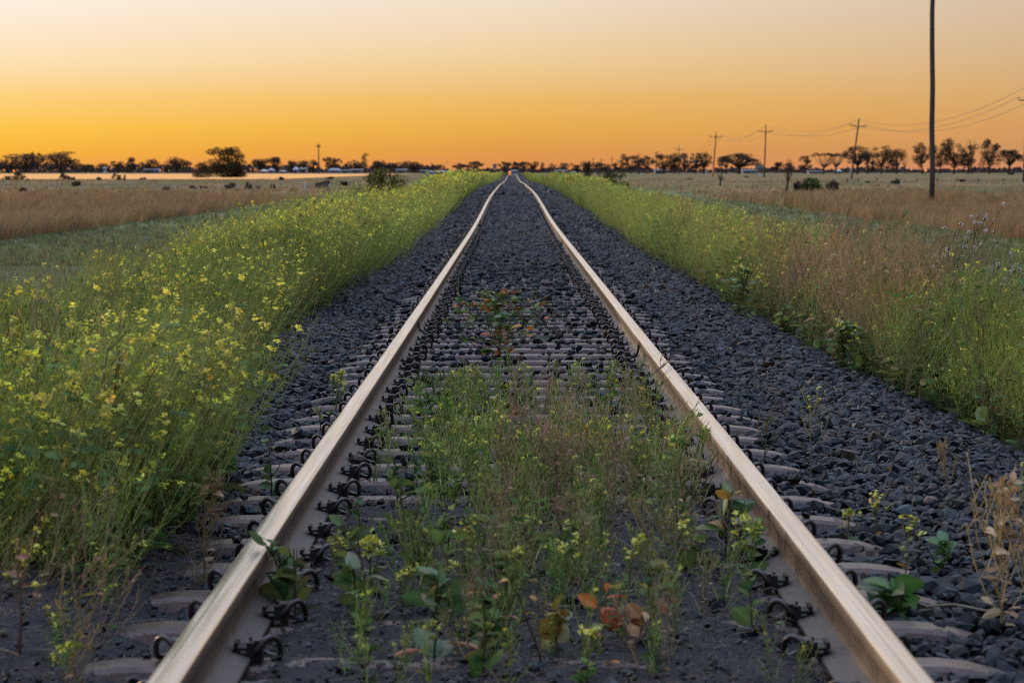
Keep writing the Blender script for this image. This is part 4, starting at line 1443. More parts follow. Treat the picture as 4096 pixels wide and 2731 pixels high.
FT = 'trees along the horizon'
TREES = [
    # px, top, base, width, distance, kind, label
    (35, 622, 694, 95, 1700, 'sparse', 'thin see-through tree at the left end of the skyline'),
    (100, 610, 694, 105, 1760, 'round', 'broad dark tree behind the orange light at far left'),
    (152, 611, 694, 48, 1800, 'sparse', 'narrow-topped tree filling the gap beside the broad far-left tree'),
    (245, 606, 694, 130, 1720, 'sparse', 'wide many-headed tree with a branch reaching right, far left'),
    (345, 656, 694, 60, 1900, 'round', 'low round tree right of the wide many-headed tree'),
    (416, 652, 694, 55, 1950, 'round', 'low tree behind the white object at far left'),
    (470, 645, 694, 56, 1950, 'sparse', 'spiky low tree with two thin tops, left skyline'),
    (522, 627, 694, 44, 1800, 'round', 'upright round-headed tree left of the blue shed'),
    (597, 636, 694, 68, 1800, 'round', 'humped tree standing over the blue shed'),
    (668, 657, 694, 50, 1950, 'round', 'small tree between the humped tree and the peaked one'),
    (712, 629, 694, 82, 1780, 'round', 'peaked tree just left of the big roadside tree'),
    (1044, 633, 694, 64, 1750, 'round', 'dome-shaped tree right of the big tree'),
    (1108, 627, 694, 54, 1750, 'round', 'tall dome tree over the pale gabled houses'),
    (1164, 641, 694, 54, 1850, 'round', 'flat-headed tree second left of the mast'),
    (1200, 642, 694, 52, 1900, 'round', 'tree with blue roofs below, left of the mast'),
    (1252, 637, 694, 48, 1800, 'round', 'tree just left of the mast above an orange light'),
    (1318, 628, 694, 44, 1800, 'sparse', 'thin pointed tree right of the mast'),
    (1345, 635, 694, 44, 1850, 'sparse', 'leaning airy tree over the white gabled roof'),
    (1420, 638, 694, 60, 1850, 'round', 'dark tree left of the tall slim tree'),
    (1458, 615, 694, 40, 1800, 'narrow', 'tall slim tree rising above the left treeline'),
    (1508, 640, 694, 62, 1850, 'round', 'tree just right of the tall slim tree'),
    (1545, 656, 694, 46, 1950, 'round', 'low tree left of the grey-roofed shed'),
    (1595, 648, 694, 60, 1850, 'sparse', 'ragged tree above the grey-roofed shed'),
    (1657, 643, 694, 78, 1800, 'round', 'broad tree with a small spike, halfway to the rails'),
    (1714, 665, 694, 46, 2000, 'round', 'very low tree above the row of white sheds'),
    (1754, 657, 694, 54, 1950, 'round', 'bushy tree left of the curved lamp post'),
    (1838, 651, 692, 60, 1900, 'umbrella', 'spreading tree right of the curved lamp post'),
    (1903, 643, 692, 62, 1850, 'umbrella', 'tall spreading tree left of the grey tank'),
    (2018, 646, 692, 50, 1800, 'umbrella', 'spreading tree just left of the track vanishing point'),
    (2064, 646, 692, 42, 1800, 'umbrella', 'open-crowned tree behind the pale van'),
    (2100, 644, 692, 44, 1800, 'umbrella', 'tree with bare stems right behind the van'),
    (2138, 645, 692, 34, 1800, 'round', 'tree ending the clump right of the van'),
    (2169, 652, 692, 20, 1900, 'narrow', 'lone slim conical tree right of the track'),
    (2214, 657, 692, 30, 1950, 'sparse', 'small thin tree beside the most distant pole'),
    (2262, 649, 692, 50, 1850, 'round', 'round tree above the long pale shed'),
    (2305, 657, 692, 40, 1900, 'round', 'small round tree right of the long pale shed'),
    (2408, 648, 692, 66, 1850, 'sparse', 'airy tree crossed by a distant pole'),
    (2465, 650, 692, 30, 1850, 'round', 'small tree left of the twin tall trees'),
    (2491, 617, 696, 38, 1300, 'narrow', 'tall bare-stemmed tree first of the right clump'),
    (2522, 622, 696, 38, 1320, 'sparse', 'thin-stemmed tree second in the right clump'),
    (2556, 624, 696, 42, 1330, 'sparse', 'thin-stemmed tree behind a crossarm pole'),
    (2585, 622, 696, 52, 1300, 'umbrella', 'wide airy tree left of the double-arm pole'),
    (2655, 619, 697, 64, 1250, 'sparse', 'leafy tree right of the double-arm pole'),
    (2697, 610, 697, 50, 1250, 'sparse', 'highest leafy tree left of the crossarm pole in the grove'),
    (2738, 613, 697, 54, 1250, 'sparse', 'dark leafy tree right of the crossarm pole in the grove'),
    (2784, 611, 697, 38, 1240, 'sparse', 'slim-headed tree near the right end of the grove'),
    (2815, 609, 697, 54, 1240, 'sparse', 'tree closing the grove, left of the orange-lit pole'),
    (2904, 622, 697, 46, 1230, 'umbrella', 'small spreading tree left of the umbrella tree'),
    (2955, 611, 697, 132, 1220, 'umbrella', 'umbrella-shaped tree with arching crown left of the sign board'),
    (3107, 647, 692, 46, 1500, 'round', 'low tree behind the dead shrub, left half'),
    (3160, 648, 692, 46, 1500, 'round', 'low tree behind the dead shrub, right half'),
    (3218, 624, 694, 44, 1350, 'sparse', 'round-topped tree left of the flat-topped tree'),
    (3293, 611, 697, 78, 1230, 'flat', 'flat-topped tree with fan of bare limbs'),
    (3342, 612, 697, 62, 1250, 'flat', 'thin flat-headed tree right of the fan-limbed one'),
    (3428, 581, 698, 108, 1200, 'umbrella', 'tall layered tree behind the leaning pole'),
    (3470, 620, 697, 40, 1230, 'sparse', 'lower tree right of the leaning pole'),
    (3525, 584, 697, 56, 1220, 'sparse', 'tall forked tree between the leaning and the big pole'),
    (3584, 594, 697, 60, 1210, 'round', 'dense upright tree next to a dead sapling'),
    (3690, 569, 696, 58, 1200, 'sparse', 'wispy tree just left of the big pole'),
    (3760, 571, 696, 52, 1180, 'sparse', 'dark tree just right of the big pole'),
    (3814, 551, 696, 66, 1180, 'sparse', 'tallest tree right of the big pole'),
    (3872, 580, 696, 58, 1180, 'sparse', 'half-dead tree with bare antler branches'),
    (3957, 559, 696, 62, 1180, 'sparse', 'tall lopsided tree second from the right edge'),
    (4033, 591, 696, 86, 1170, 'umbrella', 'spreading tree last before the right edge'),
]
for px, top, base, w, Y, kd, lb in TREES:
    w *= 1.5 if (Y < 1400 and w < 100) else 1.35
    cl = (.070, .046, .034) if px < 2400 else (.055, .042, .028)
    tree(px, top, base, w, Y, lb, kd, group=FT, col=cl)
tree(3620, 618, 696, 40, 1210, 'leafless sapling right of the dense upright tree', 'dead', group=FT)
tree(3888, 553, 696, 60, 1185, 'leafless tree with raised bare branches behind the half-dead one', 'dead', group=FT)
# nearer big tree and its neighbour on the left
tree(909, 588, 720, 156, 620, 'largest tree on the left, with gaps in its high crown', 'sparse', col=(.050, .042, .022), dense=1.7, name='field_tree')
tree(905, 622, 720, 172, 622, 'thick scrub filling the foot of the largest left tree', 'bush', 'shrub', 'scrub', col=(.036, .034, .018), dense=1.3)
tree(808, 628, 720, 82, 615, 'olive bushy tree leaning against the largest left tree', 'bush', col=(.055, .042, .02), dense=1.4, name='field_tree')
tree(2350, 643, 748, 62, 330, 'olive small tree behind the right verge bush', 'round', col=(.060, .050, .018), name='field_tree')
GB = 'bushes in the paddocks'
for px, top, base, w, Y, cl, lb in [
    (75, 684, 724, 62, 470, (.035, .05, .02), 'dark green bush below the far-left orange light'), (30, 700, 726, 60, 480, (.09, .065, .035), 'olive-brown bush at the left edge of the stubble'), (110, 708, 726, 18, 470, (.05, .06, .02), 'tiny green bush beside the dark green one'),
    (252, 687, 724, 52, 480, (.045, .04, .028), 'two-toned dark bush on the stubble edge'), (306, 712, 754, 48, 300, (.035, .055, .02), 'rounded green bush standing nearer than the fence'), (284, 700, 726, 40, 470, (.08, .07, .03), 'yellowish bush behind the rounded green one'),
    (393, 704, 724, 32, 480, (.09, .09, .03), 'small yellow-green bush on the stubble edge'), (466, 690, 722, 44, 490, (.07, .055, .03), 'brown bush left of a little dark one on the stubble'), (500, 694, 722, 22, 490, (.035, .035, .02), 'little upright dark bush on the stubble'), (573, 704, 723, 34, 490, (.05, .04, .026), 'dark low bush below the blue shed'),
    (1126, 699, 724, 34, 480, (.035, .035, .02), 'lone dark bush on the golden stubble'), (1318, 697, 719, 38, 500, (.07, .065, .025), 'olive bush on the stubble right of the mast'),
    (772, 737, 765, 34, 262, (.075, .045, .035), 'reddish-brown bush left of a fence post, under the largest tree'), (815, 738, 764, 38, 262, (.08, .05, .036), 'reddish-brown bush right of a fence post, under the largest tree'), (922, 722, 768, 66, 255, (.075, .055, .05), 'biggest purple-brown bush by the fence'),
    (993, 727, 770, 50, 252, (.085, .065, .055), 'grey-brown bush right of the biggest purple one'), (1028, 738, 758, 26, 260, (.07, .045, .035), 'small brown bush between fence posts'), (1088, 735, 756, 28, 260, (.08, .045, .032), 'rusty bush crossed by a fence post'), (1376, 721, 742, 38, 300, (.06, .036, .028), 'rusty brown bush right of the timber pen'),
    (93, 750, 771, 46, 225, (.045, .032, .032), 'dark flat bush in the left paddock'), (665, 744, 766, 42, 235, (.045, .04, .045), 'dark sloping bush in the middle of the left paddock'),
    (122, 800, 824, 56, 150, (.045, .085, .025), 'low green shrub in tall grass, farther left'), (236, 780, 814, 86, 155, (.05, .095, .025), 'wide low green shrub in tall grass'),
    (3247, 693, 768, 108, 228, (.055, .075, .022), 'green bush beside the dead shrub on the right'), (3330, 706, 766, 60, 232, (.075, .06, .04), 'straw-brown bush right of the green one'), (3190, 715, 764, 34, 228, (.06, .05, .045), 'grey twiggy bush between dead shrub and green bush'),
    (3585, 712, 736, 60, 330, (.06, .075, .03), 'low green bush behind the white marker post'), (3850, 715, 727, 36, 400, (.06, .038, .03), 'dark brown bush right of the big pole'), (4045, 685, 700, 30, 900, (.03, .05, .02), 'green bush at the foot of the last tree'),
    (3470, 722, 732, 20, 370, (.06, .045, .035), 'tiny dark tussock left of the low green bush'), (3930, 765, 790, 60, 190, (.075, .10, .06), 'grey-green low shrub right of the big pole base'),
    (2760, 710, 722, 30, 500, (.05, .08, .025), 'green tussock before the orange-lit pole'), (2985, 700, 711, 18, 640, (.045, .06, .022), 'small green tussock left of the sign board')]:
    tree(px, top, base, w, Y, lb, 'bush', 'bush', 'field_bush', GB, cl)
tree(1533, 652, 800, 255, 178, 'big olive bush rising behind the left mustard', 'bush', 'bush', 'verge_bush', None, (.12, .105, .032), dense=.8)
tree(1500, 655, 790, 90, 182, 'loose yellowish bush leaning left of the big olive one', 'bush', 'bush', 'verge_bush', None, (.17, .13, .045), dense=.4)
tree(2440, 668, 775, 175, 190, 'dark olive bush rising behind the right verge', 'bush', 'bush', 'verge_bush', None, (.075, .078, .026), dense=.9)
tree(3146, 640, 768, 62, 228, 'dead dark shrub with bare forked stems in the right paddock', 'dead', 'shrub', 'dead_shrub')
tree(2880, 690, 742, 34, 290, 'leaning dead stick shrub in the right paddock', 'dead', 'shrub', 'dead_shrub')

# far tree belt that reads as one mass
G = Geo()
for k in range(11000):
    px = rng.uniform(-500, 4600)
    Y = 2350 + 150 * rng.uniform()
    hp = (27 + 5 * math.sin(px * .013) + 5 * math.sin(px * .037 + 1) + 5 * math.sin(px * .11) + 3 * math.sin(px * .31)) * (1.0 if px < 1750 else .62)
    q0 = at(px, 694 - hp * rng.uniform(0, 1) ** .8, Y)
    u = unit(rng.normal(0, 1, 3)) * 1.5
    v = unit(np.cross(u, rng.normal(0, 1, 3))) * 1.1
    G.add([q0 - u, q0 + v, q0 + u, q0 - v], [(0, 1, 2), (0, 2, 3)], A(.060, .046, .046) * rng.uniform(.6, 1.3))
tag(G.build('distant_treeline', M_CROWN), 'continuous low dark belt of distant trees along the horizon', 'treeline', kind='stuff')

# ------------------------------------------------------------------ poles and wires
def pole_thing(name, label, top, base, Y, r0, arm=None, armlean=0.0, group=None, ins=True, cat='pole', kinks=0, foot=0):
    b, t = at(base[0], base[1], Y), at(top[0], top[1], Y)
    root = empty(name, b)
    d = t - b
    G = Geo()
    n = 9
    ts = np.linspace(0, 1, n)
    pts = np.array([d * q_ for q_ in ts])
    if kinks:
        pts[:, 0] += kinks * np.sin(ts * 7.3 + .5) * .5 + kinks * .5 * np.sin(ts * 19)
    pts[0] -= A(0, 0, .4)
    G.tube(pts, r0, r0 * .72, A(.06, .05, .045), 10, True)
    G.build('post', M_POLE, root, smooth=True)
    if foot:  # orange sleeve: the low light on the pole's foot, put in as colour
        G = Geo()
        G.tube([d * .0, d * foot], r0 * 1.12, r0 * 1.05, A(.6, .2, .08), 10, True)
        G.build('painted_foot_light', pmat('painted_orange_light', (.62, .20, .075), .7, .2), root, smooth=True)
    out = [t]
    if arm:
        ay, half = arm
        f = (base[1] - ay) / (base[1] - top[1])
        c = d * f
        hm = half * Y / FPX
        dx = A(math.cos(armlean), 0, math.sin(armlean))
        G = Geo()
        G.tube([c - dx * hm - A(0, r0, 0), c + dx * hm - A(0, r0, 0)], .07, .07, A(.05, .045, .04), 4, True)
        G.build('crossarm', M_POLE, root)
        if ins:
            for sg in (-1, 1):
                G = Geo()
                e = c + dx * hm * sg * .96 - A(0, r0, 0)
                G.tube([e, e + A(0, 0, .16), e + A(0, 0, .22), e + A(0, 0, .34)], np.array([.03, .03, .085, .06]), None, A(.05, .045, .045), 6, True)
                G.build('insulator', M_CLIP, root)
                out.append(b + e + A(0, 0, .34))
            G = Geo()
            for sg in (-1, 1):
                G.tube([c + dx * hm * .45 * sg - A(0, r0, 0), c - A(0, r0, .55)], .025, .025, A(.05, .045, .04), 4)
            G.build('brace', M_POLE, root)
            G = Geo()
            G.tube([d, d + A(0, 0, .12), d + A(-.03, 0, .3)], np.array([.03, .09, .06]), None, A(.05, .045, .045), 6, True)
            G.build('insulator', M_CLIP, root)
    tag(root, label, cat, group)
    return out


GP = 'crossarm poles of the power line'
U1 = pole_thing('power_pole', 'crossarm power pole standing at the right edge of the view', (4112, 345), (4094, 731), 395, .15, (403, 38), -.06, GP)
U2 = pole_thing('power_pole', 'dark power pole leaning clearly to the right', (3436, 478), (3405, 716), 545, .16, (505, 33), -.07, GP)
U3 = pole_thing('power_pole', 'upright power pole right of the sign board', (3064, 503), (3057, 706), 640, .15, (527, 27), 0, GP)
U4 = pole_thing('power_pole', 'power pole with orange light painted on its foot, left of the umbrella tree', (2865, 533), (2851, 706), 745, .16, (548, 24), 0, GP, foot=.19)
U5 = pole_thing('power_pole', 'power pole standing inside the right grove', (2716, 585), (2715, 697), 1090, .16, (598, 17), 0, GP)
pole_thing('power_pole', 'shorter double-arm pole left of the grove', (2626, 606), (2626, 696), 1180, .16, (611, 12), 0, GP, False)
pole_thing('power_pole', 'distant pole rising behind the thin-stemmed trees', (2553, 613), (2553, 694), 1300, .17, (622, 12), 0, GP, False)
pole_thing('power_pole', 'distant pole standing clear between trees, right of the olive tree', (2447, 627), (2447, 693), 1500, .19, (636, 9), 0, GP, False)
pole_thing('power_pole', 'distant pole in front of the airy tree', (2406, 634), (2406, 693), 1600, .20, (641, 9), 0, GP, False)
pole_thing('power_pole', 'distant two-arm pole above the olive small tree', (2372, 631), (2372, 693), 1650, .20, (636, 8), 0, GP, False)
pole_thing('power_pole', 'most distant pole, right of the conical tree', (2206, 650), (2206, 692), 1800, .22, (654, 6), 0, GP, False)
pole_thing('timber_pole', 'big dark timber pole rising out of the picture on the right', (3736, -420), (3725, 818), 141, .125, group=None, kinks=.045)
for lb, idx in (('upper power line wire strung between the pole tops', 0), ('power line wire strung from the left arm ends', 1), ('power line wire strung from the right arm ends', 2)):
    G = Geo()
    chain = [U1, U2, U3, U4, U5]
    for a_, b_ in zip(chain[:-1], chain[1:]):
        p0, p1 = np.array(a_[idx]), np.array(b_[idx])
        ts = np.linspace(0, 1, 15)[:, None]
        sag = .022 * np.linalg.norm(p1 - p0) * .75
        G.tube(p0 + (p1 - p0) * ts - A(0, 0, 1)[None] * sag * 4 * ts * (1 - ts), .028, .028, A(.09, .07, .06), 4)
    p0 = np.array(U1[idx])
    ts = np.linspace(0, 1, 15)[:, None]
    p1 = p0 + A(16, -190, .2)
    G.tube(p0 + (p1 - p0) * ts - A(0, 0, 1)[None] * 3.0 * 4 * ts * (1 - ts), .028, .028, A(.09, .07, .06), 4)
    tag(G.build('power_wire', M_CLIP), lb, 'wire', 'wires of the power line')

# phone mast
Y = 1500
b = at(1275, 694, Y)
root = empty('phone_mast', b)
s = Y / FPX
G = Geo()
G.tube([(0, 0, -.5), (-.05, 0, 107 * s), (-.08, 0, 122 * s)], np.array([.34, .26, .05]), None, A(.1, .08, .07), 8, True)
G.build('mast', pmat('mast_steel', (.12, .10, .09), .6, .4), root)
for dx, w_ in ((-4.6, 2.4), (-.5, 1.4), (4.4, 1.6)):
    G = Geo()
    G.box(dx * s - w_ * s, dx * s + w_ * s, -.2, .3, 103 * s, 114 * s, A(.05, .045, .045))
    G.build('antenna', M_POLE, root)
G = Geo()
G.tube([(-5 * s, 0, 108 * s), (5 * s, 0, 108 * s)], .09, .09, A(.05, .04, .04), 4, True)
G.build('antenna_bracket', M_POLE, root)
tag(root, 'slim phone mast with clustered antennas above the left treeline', 'mast')

# curved lamp post
Y = 1600
b = at(1776, 694, Y)
root = empty('street_lamp', b)
s = Y / FPX
G = Geo()
G.tube(catmull([(0, 0, 0), (1.5 * s, 0, 24 * s), (6 * s, 0, 38 * s), (12 * s, 0, 45 * s), (15 * s, 0, 44 * s)], 4), .12, .08, A(.06, .05, .04), 5, True)
G.build('post', M_POLE, root)
G = Geo()
G.box(12 * s, 17 * s, -.2, .2, 43 * s, 45.4 * s, A(.06, .05, .04))
G.build('lamp_head', M_POLE, root)
tag(root, 'curved street lamp leaning right above the distant sheds', 'street lamp')

# ------------------------------------------------------------------ orange lights
M_LAMP = pmat('lit_orange_lamp', (.9, .35, .05), .4, .3, emit=((1.0, .23, .015), 1.25))
M_LAMP2 = pmat('lit_pale_lamp', (.9, .5, .3), .4, .3, emit=((1.0, .36, .12), .95))


def lamp(px, py, rpx, Y, base, label, mat=None):
    p = at(px, py, Y)
    bz = at(px, base, Y)
    root = empty('signal_lamp', bz)
    s = Y / FPX
    h = p[2] - bz[2]
    G = Geo()
    G.tube([(0, .1, -.3), (0, .1, h + rpx * s)], .06, .06, A(.05, .05, .05), 5, True)
    G.build('post', M_POLE, root)
    V, F = ico()
    # two subdivisions for a round lens
    for _ in range(2):
        mid_ = {}
        V = list(V)
        nf = []
        def mp(a, c):
            k = (min(a, c), max(a, c))
            if k not in mid_:
                v = unit((np.array(V[a]) + np.array(V[c])) / 2)
                V.append(v)
                mid_[k] = len(V) - 1
            return mid_[k]
        for a, c, d in F:
            x, y, z = mp(a, c), mp(c, d), mp(d, a)
            nf += [(a, x, z), (c, y, x), (d, z, y), (x, y, z)]
        V, F = np.array(V), np.array(nf)
    obj('lens', mesh('lens', V * rpx * s + A(0, -.05, h), F, None, True, [mat or M_LAMP]), root)
    G = Geo()
    th = np.linspace(0, 2 * math.pi, 15)
    G.tube(np.stack([np.cos(th) * rpx * s * 1.12, np.full(15, .05), h + np.sin(th) * rpx * s * 1.12], -1), .03, .03, A(.03, .03, .03), 4)
    G.build('hood', M_POLE, root)
    tag(root, label, 'lamp', 'glowing orange lamps in the distance')


lamp(56, 684, 3.6, 900, 702, 'round orange light glowing below the far-left trees')
lamp(1262, 668, 3.6, 1450, 694, 'orange light glowing below the phone mast')
lamp(1503, 695, 3.0, 800, 705, 'small pinkish orange light left of the big olive bush', M_LAMP2)
lamp(3702, 683, 3.6, 900, 700, 'orange light glowing just left of the big pole')
lamp(4092, 676, 3.0, 900, 700, 'pale orange light beside the pole at the right edge', M_LAMP2)
lamp(2038.5, 690, 4.4, 950, 706, 'bright orange light where the left rail ends, beside the pale van')
lamp(2040, 699, 2.8, 940, 709, 'lower dimmer orange light under the bright one beside the van', M_LAMP)

# ------------------------------------------------------------------ van at the end of the line
M_VAN = pmat('pale_grey_van_paint', (.42, .45, .48), .45, .5)
M_GLS = pmat('dark_glass', (.02, .022, .025), .1, .5)
M_TYRE = pmat('tyre_rubber', (.02, .02, .02), .8, .2)
M_WALL = pmat('pale_wall_sheeting', (.20, .23, .28), .6, .3, noise=((.6, .6, .1), .3, (.15, .18, .23)))
M_ROOF = pmat('pale_metal_roof', (.22, .26, .32), .45, .4)
M_BLUE = pmat('blue_sheeting', (.10, .22, .50), .55, .4)
M_WHITE = pmat('white_paint', (.50, .53, .58), .55, .3)
M_OLDWOOD = pmat('grey_old_boards', (.075, .055, .055), .9, .1, noise=((8, 2, 2), .6, (.13, .10, .095)))


def bevel_box(x0, x1, y0, y1, z0, z1, c):
    """Box with chamfered upright and top edges."""
    X = [(x0, x1, y0, y1)]
    def ring(i, z):
        return [(x0 + c + i, y0 + i, z), (x1 - c - i, y0 + i, z), (x1 - i, y0 + c + i, z), (x1 - i, y1 - c - i, z), (x1 - c - i, y1 - i, z), (x0 + c + i, y1 - i, z), (x0 + i, y1 - c - i, z), (x0 + i, y0 + c + i, z)]
    V = ring(0, z0) + ring(0, z1 - c) + ring(c, z1)
    F = []
    for k in range(2):
        for j in range(8):
            a, b_ = k * 8 + j, k * 8 + (j + 1) % 8
            F += [(a, b_, b_ + 8), (a, b_ + 8, a + 8)]
    for j in range(1, 7):
        F += [(16, 16 + j, 16 + j + 1), (0, j + 1, j)]
    return np.array(V), np.array(F)


Y = 950
b = at(2057, 713, Y)
root = empty('van', b)
V, F = bevel_box(-.95, .95, 0, 4.6, .35, 2.35, .14)
obj('body', mesh('van_body', V, F, None, False, [M_VAN]), root)
V, F = bevel_box(-.86, .86, 4.55, 5.6, .40, 1.35, .2)
obj('bonnet', mesh('van_bonnet', V, F, None, False, [M_VAN]), root)
for sx in (-1, 1):
    G = Geo()
    x0, x1 = sorted((sx * .08, sx * .78))
    G.box(x0, x1, -.012, .01, 1.45, 2.02)
    G.build('rear_window', M_GLS, root)
    for yy in (.9, 4.3):
        G = Geo()
        G.tube([(sx * .72, yy, .34), (sx * .96, yy, .34)], .34, .34, A(0, 0, 0), 12, True)
        G.build('wheel', M_TYRE, root)
G = Geo()
G.box(-.9, .9, -.06, .0, .32, .5)
G.build('bumper', M_TYRE, root)
tag(root, 'pale grey van squarely facing away at the far end of the track', 'van')

# ------------------------------------------------------------------ far buildings
def house(px, py, w, h, Y, label, kind='gable', wall=None, roof=None, depth=7.0, group='sheds and houses in front of the far trees'):
    """px centre, py base row, w and h in photo pixels."""
    s = Y / FPX
    b = at(px, py, Y)
    root = empty('house', b)
    W2, Hm = w * s / 2, h * s
    hw = Hm * (.55 if kind == 'gable' else .86)
    G = Geo()
    G.box(-W2, W2, 0, depth, -1.0, hw)
    G.build('wall', wall or M_WALL, root)
    o = .35
    if kind == 'gable':
        V = [(-W2 - o, -o, hw), (W2 + o, -o, hw), (W2 + o, depth + o, hw), (-W2 - o, depth + o, hw), (-W2 * .55, depth / 2, Hm), (W2 * .55, depth / 2, Hm)]
        F = [(0, 1, 5), (0, 5, 4), (2, 3, 4), (2, 4, 5), (1, 2, 5), (3, 0, 4), (0, 2, 1), (0, 3, 2)]
    else:
        V = [(-W2 - o, -o, hw + .02), (W2 + o, -o, hw + .02), (W2 + o, depth + o, Hm), (-W2 - o, depth + o, Hm), (-W2 - o, -o, hw + .2), (W2 + o, -o, hw + .2), (W2 + o, depth + o, Hm + .2), (-W2 - o, depth + o, Hm + .2)]
        F = [(0, 2, 1), (0, 3, 2), (4, 5, 6), (4, 6, 7), (0, 1, 5), (0, 5, 4), (1, 2, 6), (1, 6, 5), (2, 3, 7), (2, 7, 6), (3, 0, 4), (3, 4, 7)]
    obj('roof', mesh('roof', np.array(V, float), np.array(F), None, False, [roof or M_ROOF]), root)
    if w > 20:
        for k in (-.5, .45):
            G = Geo()
            G.box(W2 * k - .5, W2 * k + .5, -.05, .02, hw * .3, hw * .75)
            G.build('window', M_GLS, root)
    G = Geo()
    G.box(-W2 * .08 - .45, -W2 * .08 + .45, -.06, .02, 0, min(2.0, hw * .8))
    G.build('door', M_GLS, root)
    tag(root, label, 'house', group)


house(597, 692, 44, 14, 1500, 'dim blue-grey shed behind the left stubble', 'skillion', pmat('dim_wall', (.12, .14, .17), .7, .2), pmat('dim_roof', (.14, .16, .2), .6, .3))
house(628, 690, 11, 12, 1480, 'small vivid blue shed beside the dim one', 'skillion', M_BLUE, M_BLUE, 3)
house(417, 684, 10, 12, 1500, 'little white shed at far left below low trees', 'skillion', M_WHITE, M_WHITE, 3)
house(1055, 691, 22, 12, 1500, 'warm white house left of the mast, first of the row', 'gable', pmat('cream_wall', (.38, .30, .27), .6, .3), M_WHITE)
house(1084, 691, 20, 17, 1520, 'pale blue steep-roofed house next to the warm white one')
house(1129, 692, 24, 11, 1500, 'grey low house left of the two blue roofs', 'gable', None, pmat('grey_roof', (.28, .29, .33), .6, .3))
house(1182, 692, 18, 24, 1520, 'tall narrow pale blue house left of the mast')
house(1212, 692, 24, 18, 1500, 'pale blue house with sloping roof just left of the mast', 'skillion')
house(1338, 690, 50, 16, 1540, 'white gabled roof house right of the mast')
house(1380, 691, 30, 9, 1500, 'low pale shed right of the white gabled house', 'skillion')
house(1425, 692, 50, 13, 1520, 'long pale shed under the tall slim tree', 'skillion')
house(1605, 693, 42, 14, 1540, 'grey-roofed shed above the big olive bush', 'skillion', pmat('grey_wall', (.22, .24, .28), .7, .2))
house(1700, 693, 34, 10, 1500, 'white shed first of three near the curved lamp', 'skillion')
house(1728, 693, 24, 9, 1480, 'white shed second of three near the curved lamp', 'gable')
house(1764, 693, 40, 11, 1500, 'white shed nearest the curved lamp', 'gable')
house(1815, 693, 44, 10, 1560, 'dark bluish shed right of the curved lamp', 'skillion', pmat('slate_wall', (.12, .12, .17), .7, .2), pmat('slate_roof', (.15, .16, .22), .6, .3))
house(2244, 694, 50, 12, 1500, 'long pale shed right of the track', 'skillion')
house(2294, 695, 20, 8, 1480, 'cream low house right of the long pale shed', 'gable', pmat('cream_wall_b', (.5, .42, .38), .6, .3))
house(2640, 696, 40, 16, 1400, 'pale blue shed seen through the grove trunks', 'skillion')
house(3000, 694, 60, 13, 1500, 'pale shed behind the umbrella tree and sign', 'skillion')
house(3265, 694, 60, 9, 1500, 'low pale shed under the flat-topped tree', 'skillion')
house(3357, 694, 20, 15, 1480, 'small white house among the layered tree trunks', 'gable')

Y = 1500
b = at(1978, 694, Y)
root = empty('water_tank', b)
G = Geo()
G.tube([(0, 0, 2.1), (0, 0, 4.4)], .9, .9, A(.4, .4, .45), 14, True)
G.build('tank', pmat('tank_grey', (.16, .17, .20), .6, .3), root, smooth=False)
for sx in (-.7, .7):
    for sy in (-.6, .6):
        G = Geo()
        G.tube([(sx, sy, -.5), (sx, sy, 2.1)], .08, .08, A(.1, .1, .1), 5)
        G.build('leg', M_POLE, root)
tag(root, 'grey elevated tank left of the track vanishing point', 'tank')

# sign board on two posts
Y = 700
b = at(3037, 707, Y)
s = Y / FPX
root = empty('sign_board', b)
G = Geo()
G.box(-16 * s, 16 * s, -.04, .04, 33 * s, 48 * s)
G.build('panel', pmat('dull_blue_grey_board', (.16, .18, .22), .7, .2, noise=(.8, .6, (.24, .24, .28))), root)
G = Geo()
for z0, z1 in ((32 * s, 33.2 * s), (47.6 * s, 48.8 * s)):
    G.box(-16.6 * s, 16.6 * s, -.06, .06, z0, z1)
G.build('frame', M_POLE, root)
for x in (-10, 11):
    G = Geo()
    G.tube([(x * s, .12, -.3), (x * s, .12, 46 * s)], .07, .07, A(.2, .1, .07), 6, True)
    G.build('leg', pmat('rusty_post', (.22, .10, .07), .7, .2), root)
tag(root, 'blank grey roadside sign board on two posts beside an upright pole', 'sign')

# white marker posts
def marker(px, top, base, w, Y, label, red=False, arm=False):
    s = Y / FPX
    b = at(px, base, Y)
    root = empty('marker_post', b)
    H = (base - top) * s
    W2 = w * s / 2
    V, F = bevel_box(-W2, W2, -.03, .03, -.1, H, W2 * .3)
    obj('post', mesh('post', V, F, None, False, [M_WHITE]), root)
    if red:
        G = Geo()
        G.box(-W2 * .6, W2 * .6, -.04, -.031, H * .55, H * .85)
        G.build('reflector', pmat('red_reflector', (.45, .04, .05), .4, .4), root)
    if arm:
        G = Geo()
        G.tube([(0, 0, H * .42), (-20 * s, .05, H * .36)], .02, .02, A(.6, .6, .6), 5, True)
        G.build('rail', M_WHITE, root)
    tag(root, label, 'marker post', 'white marker posts')


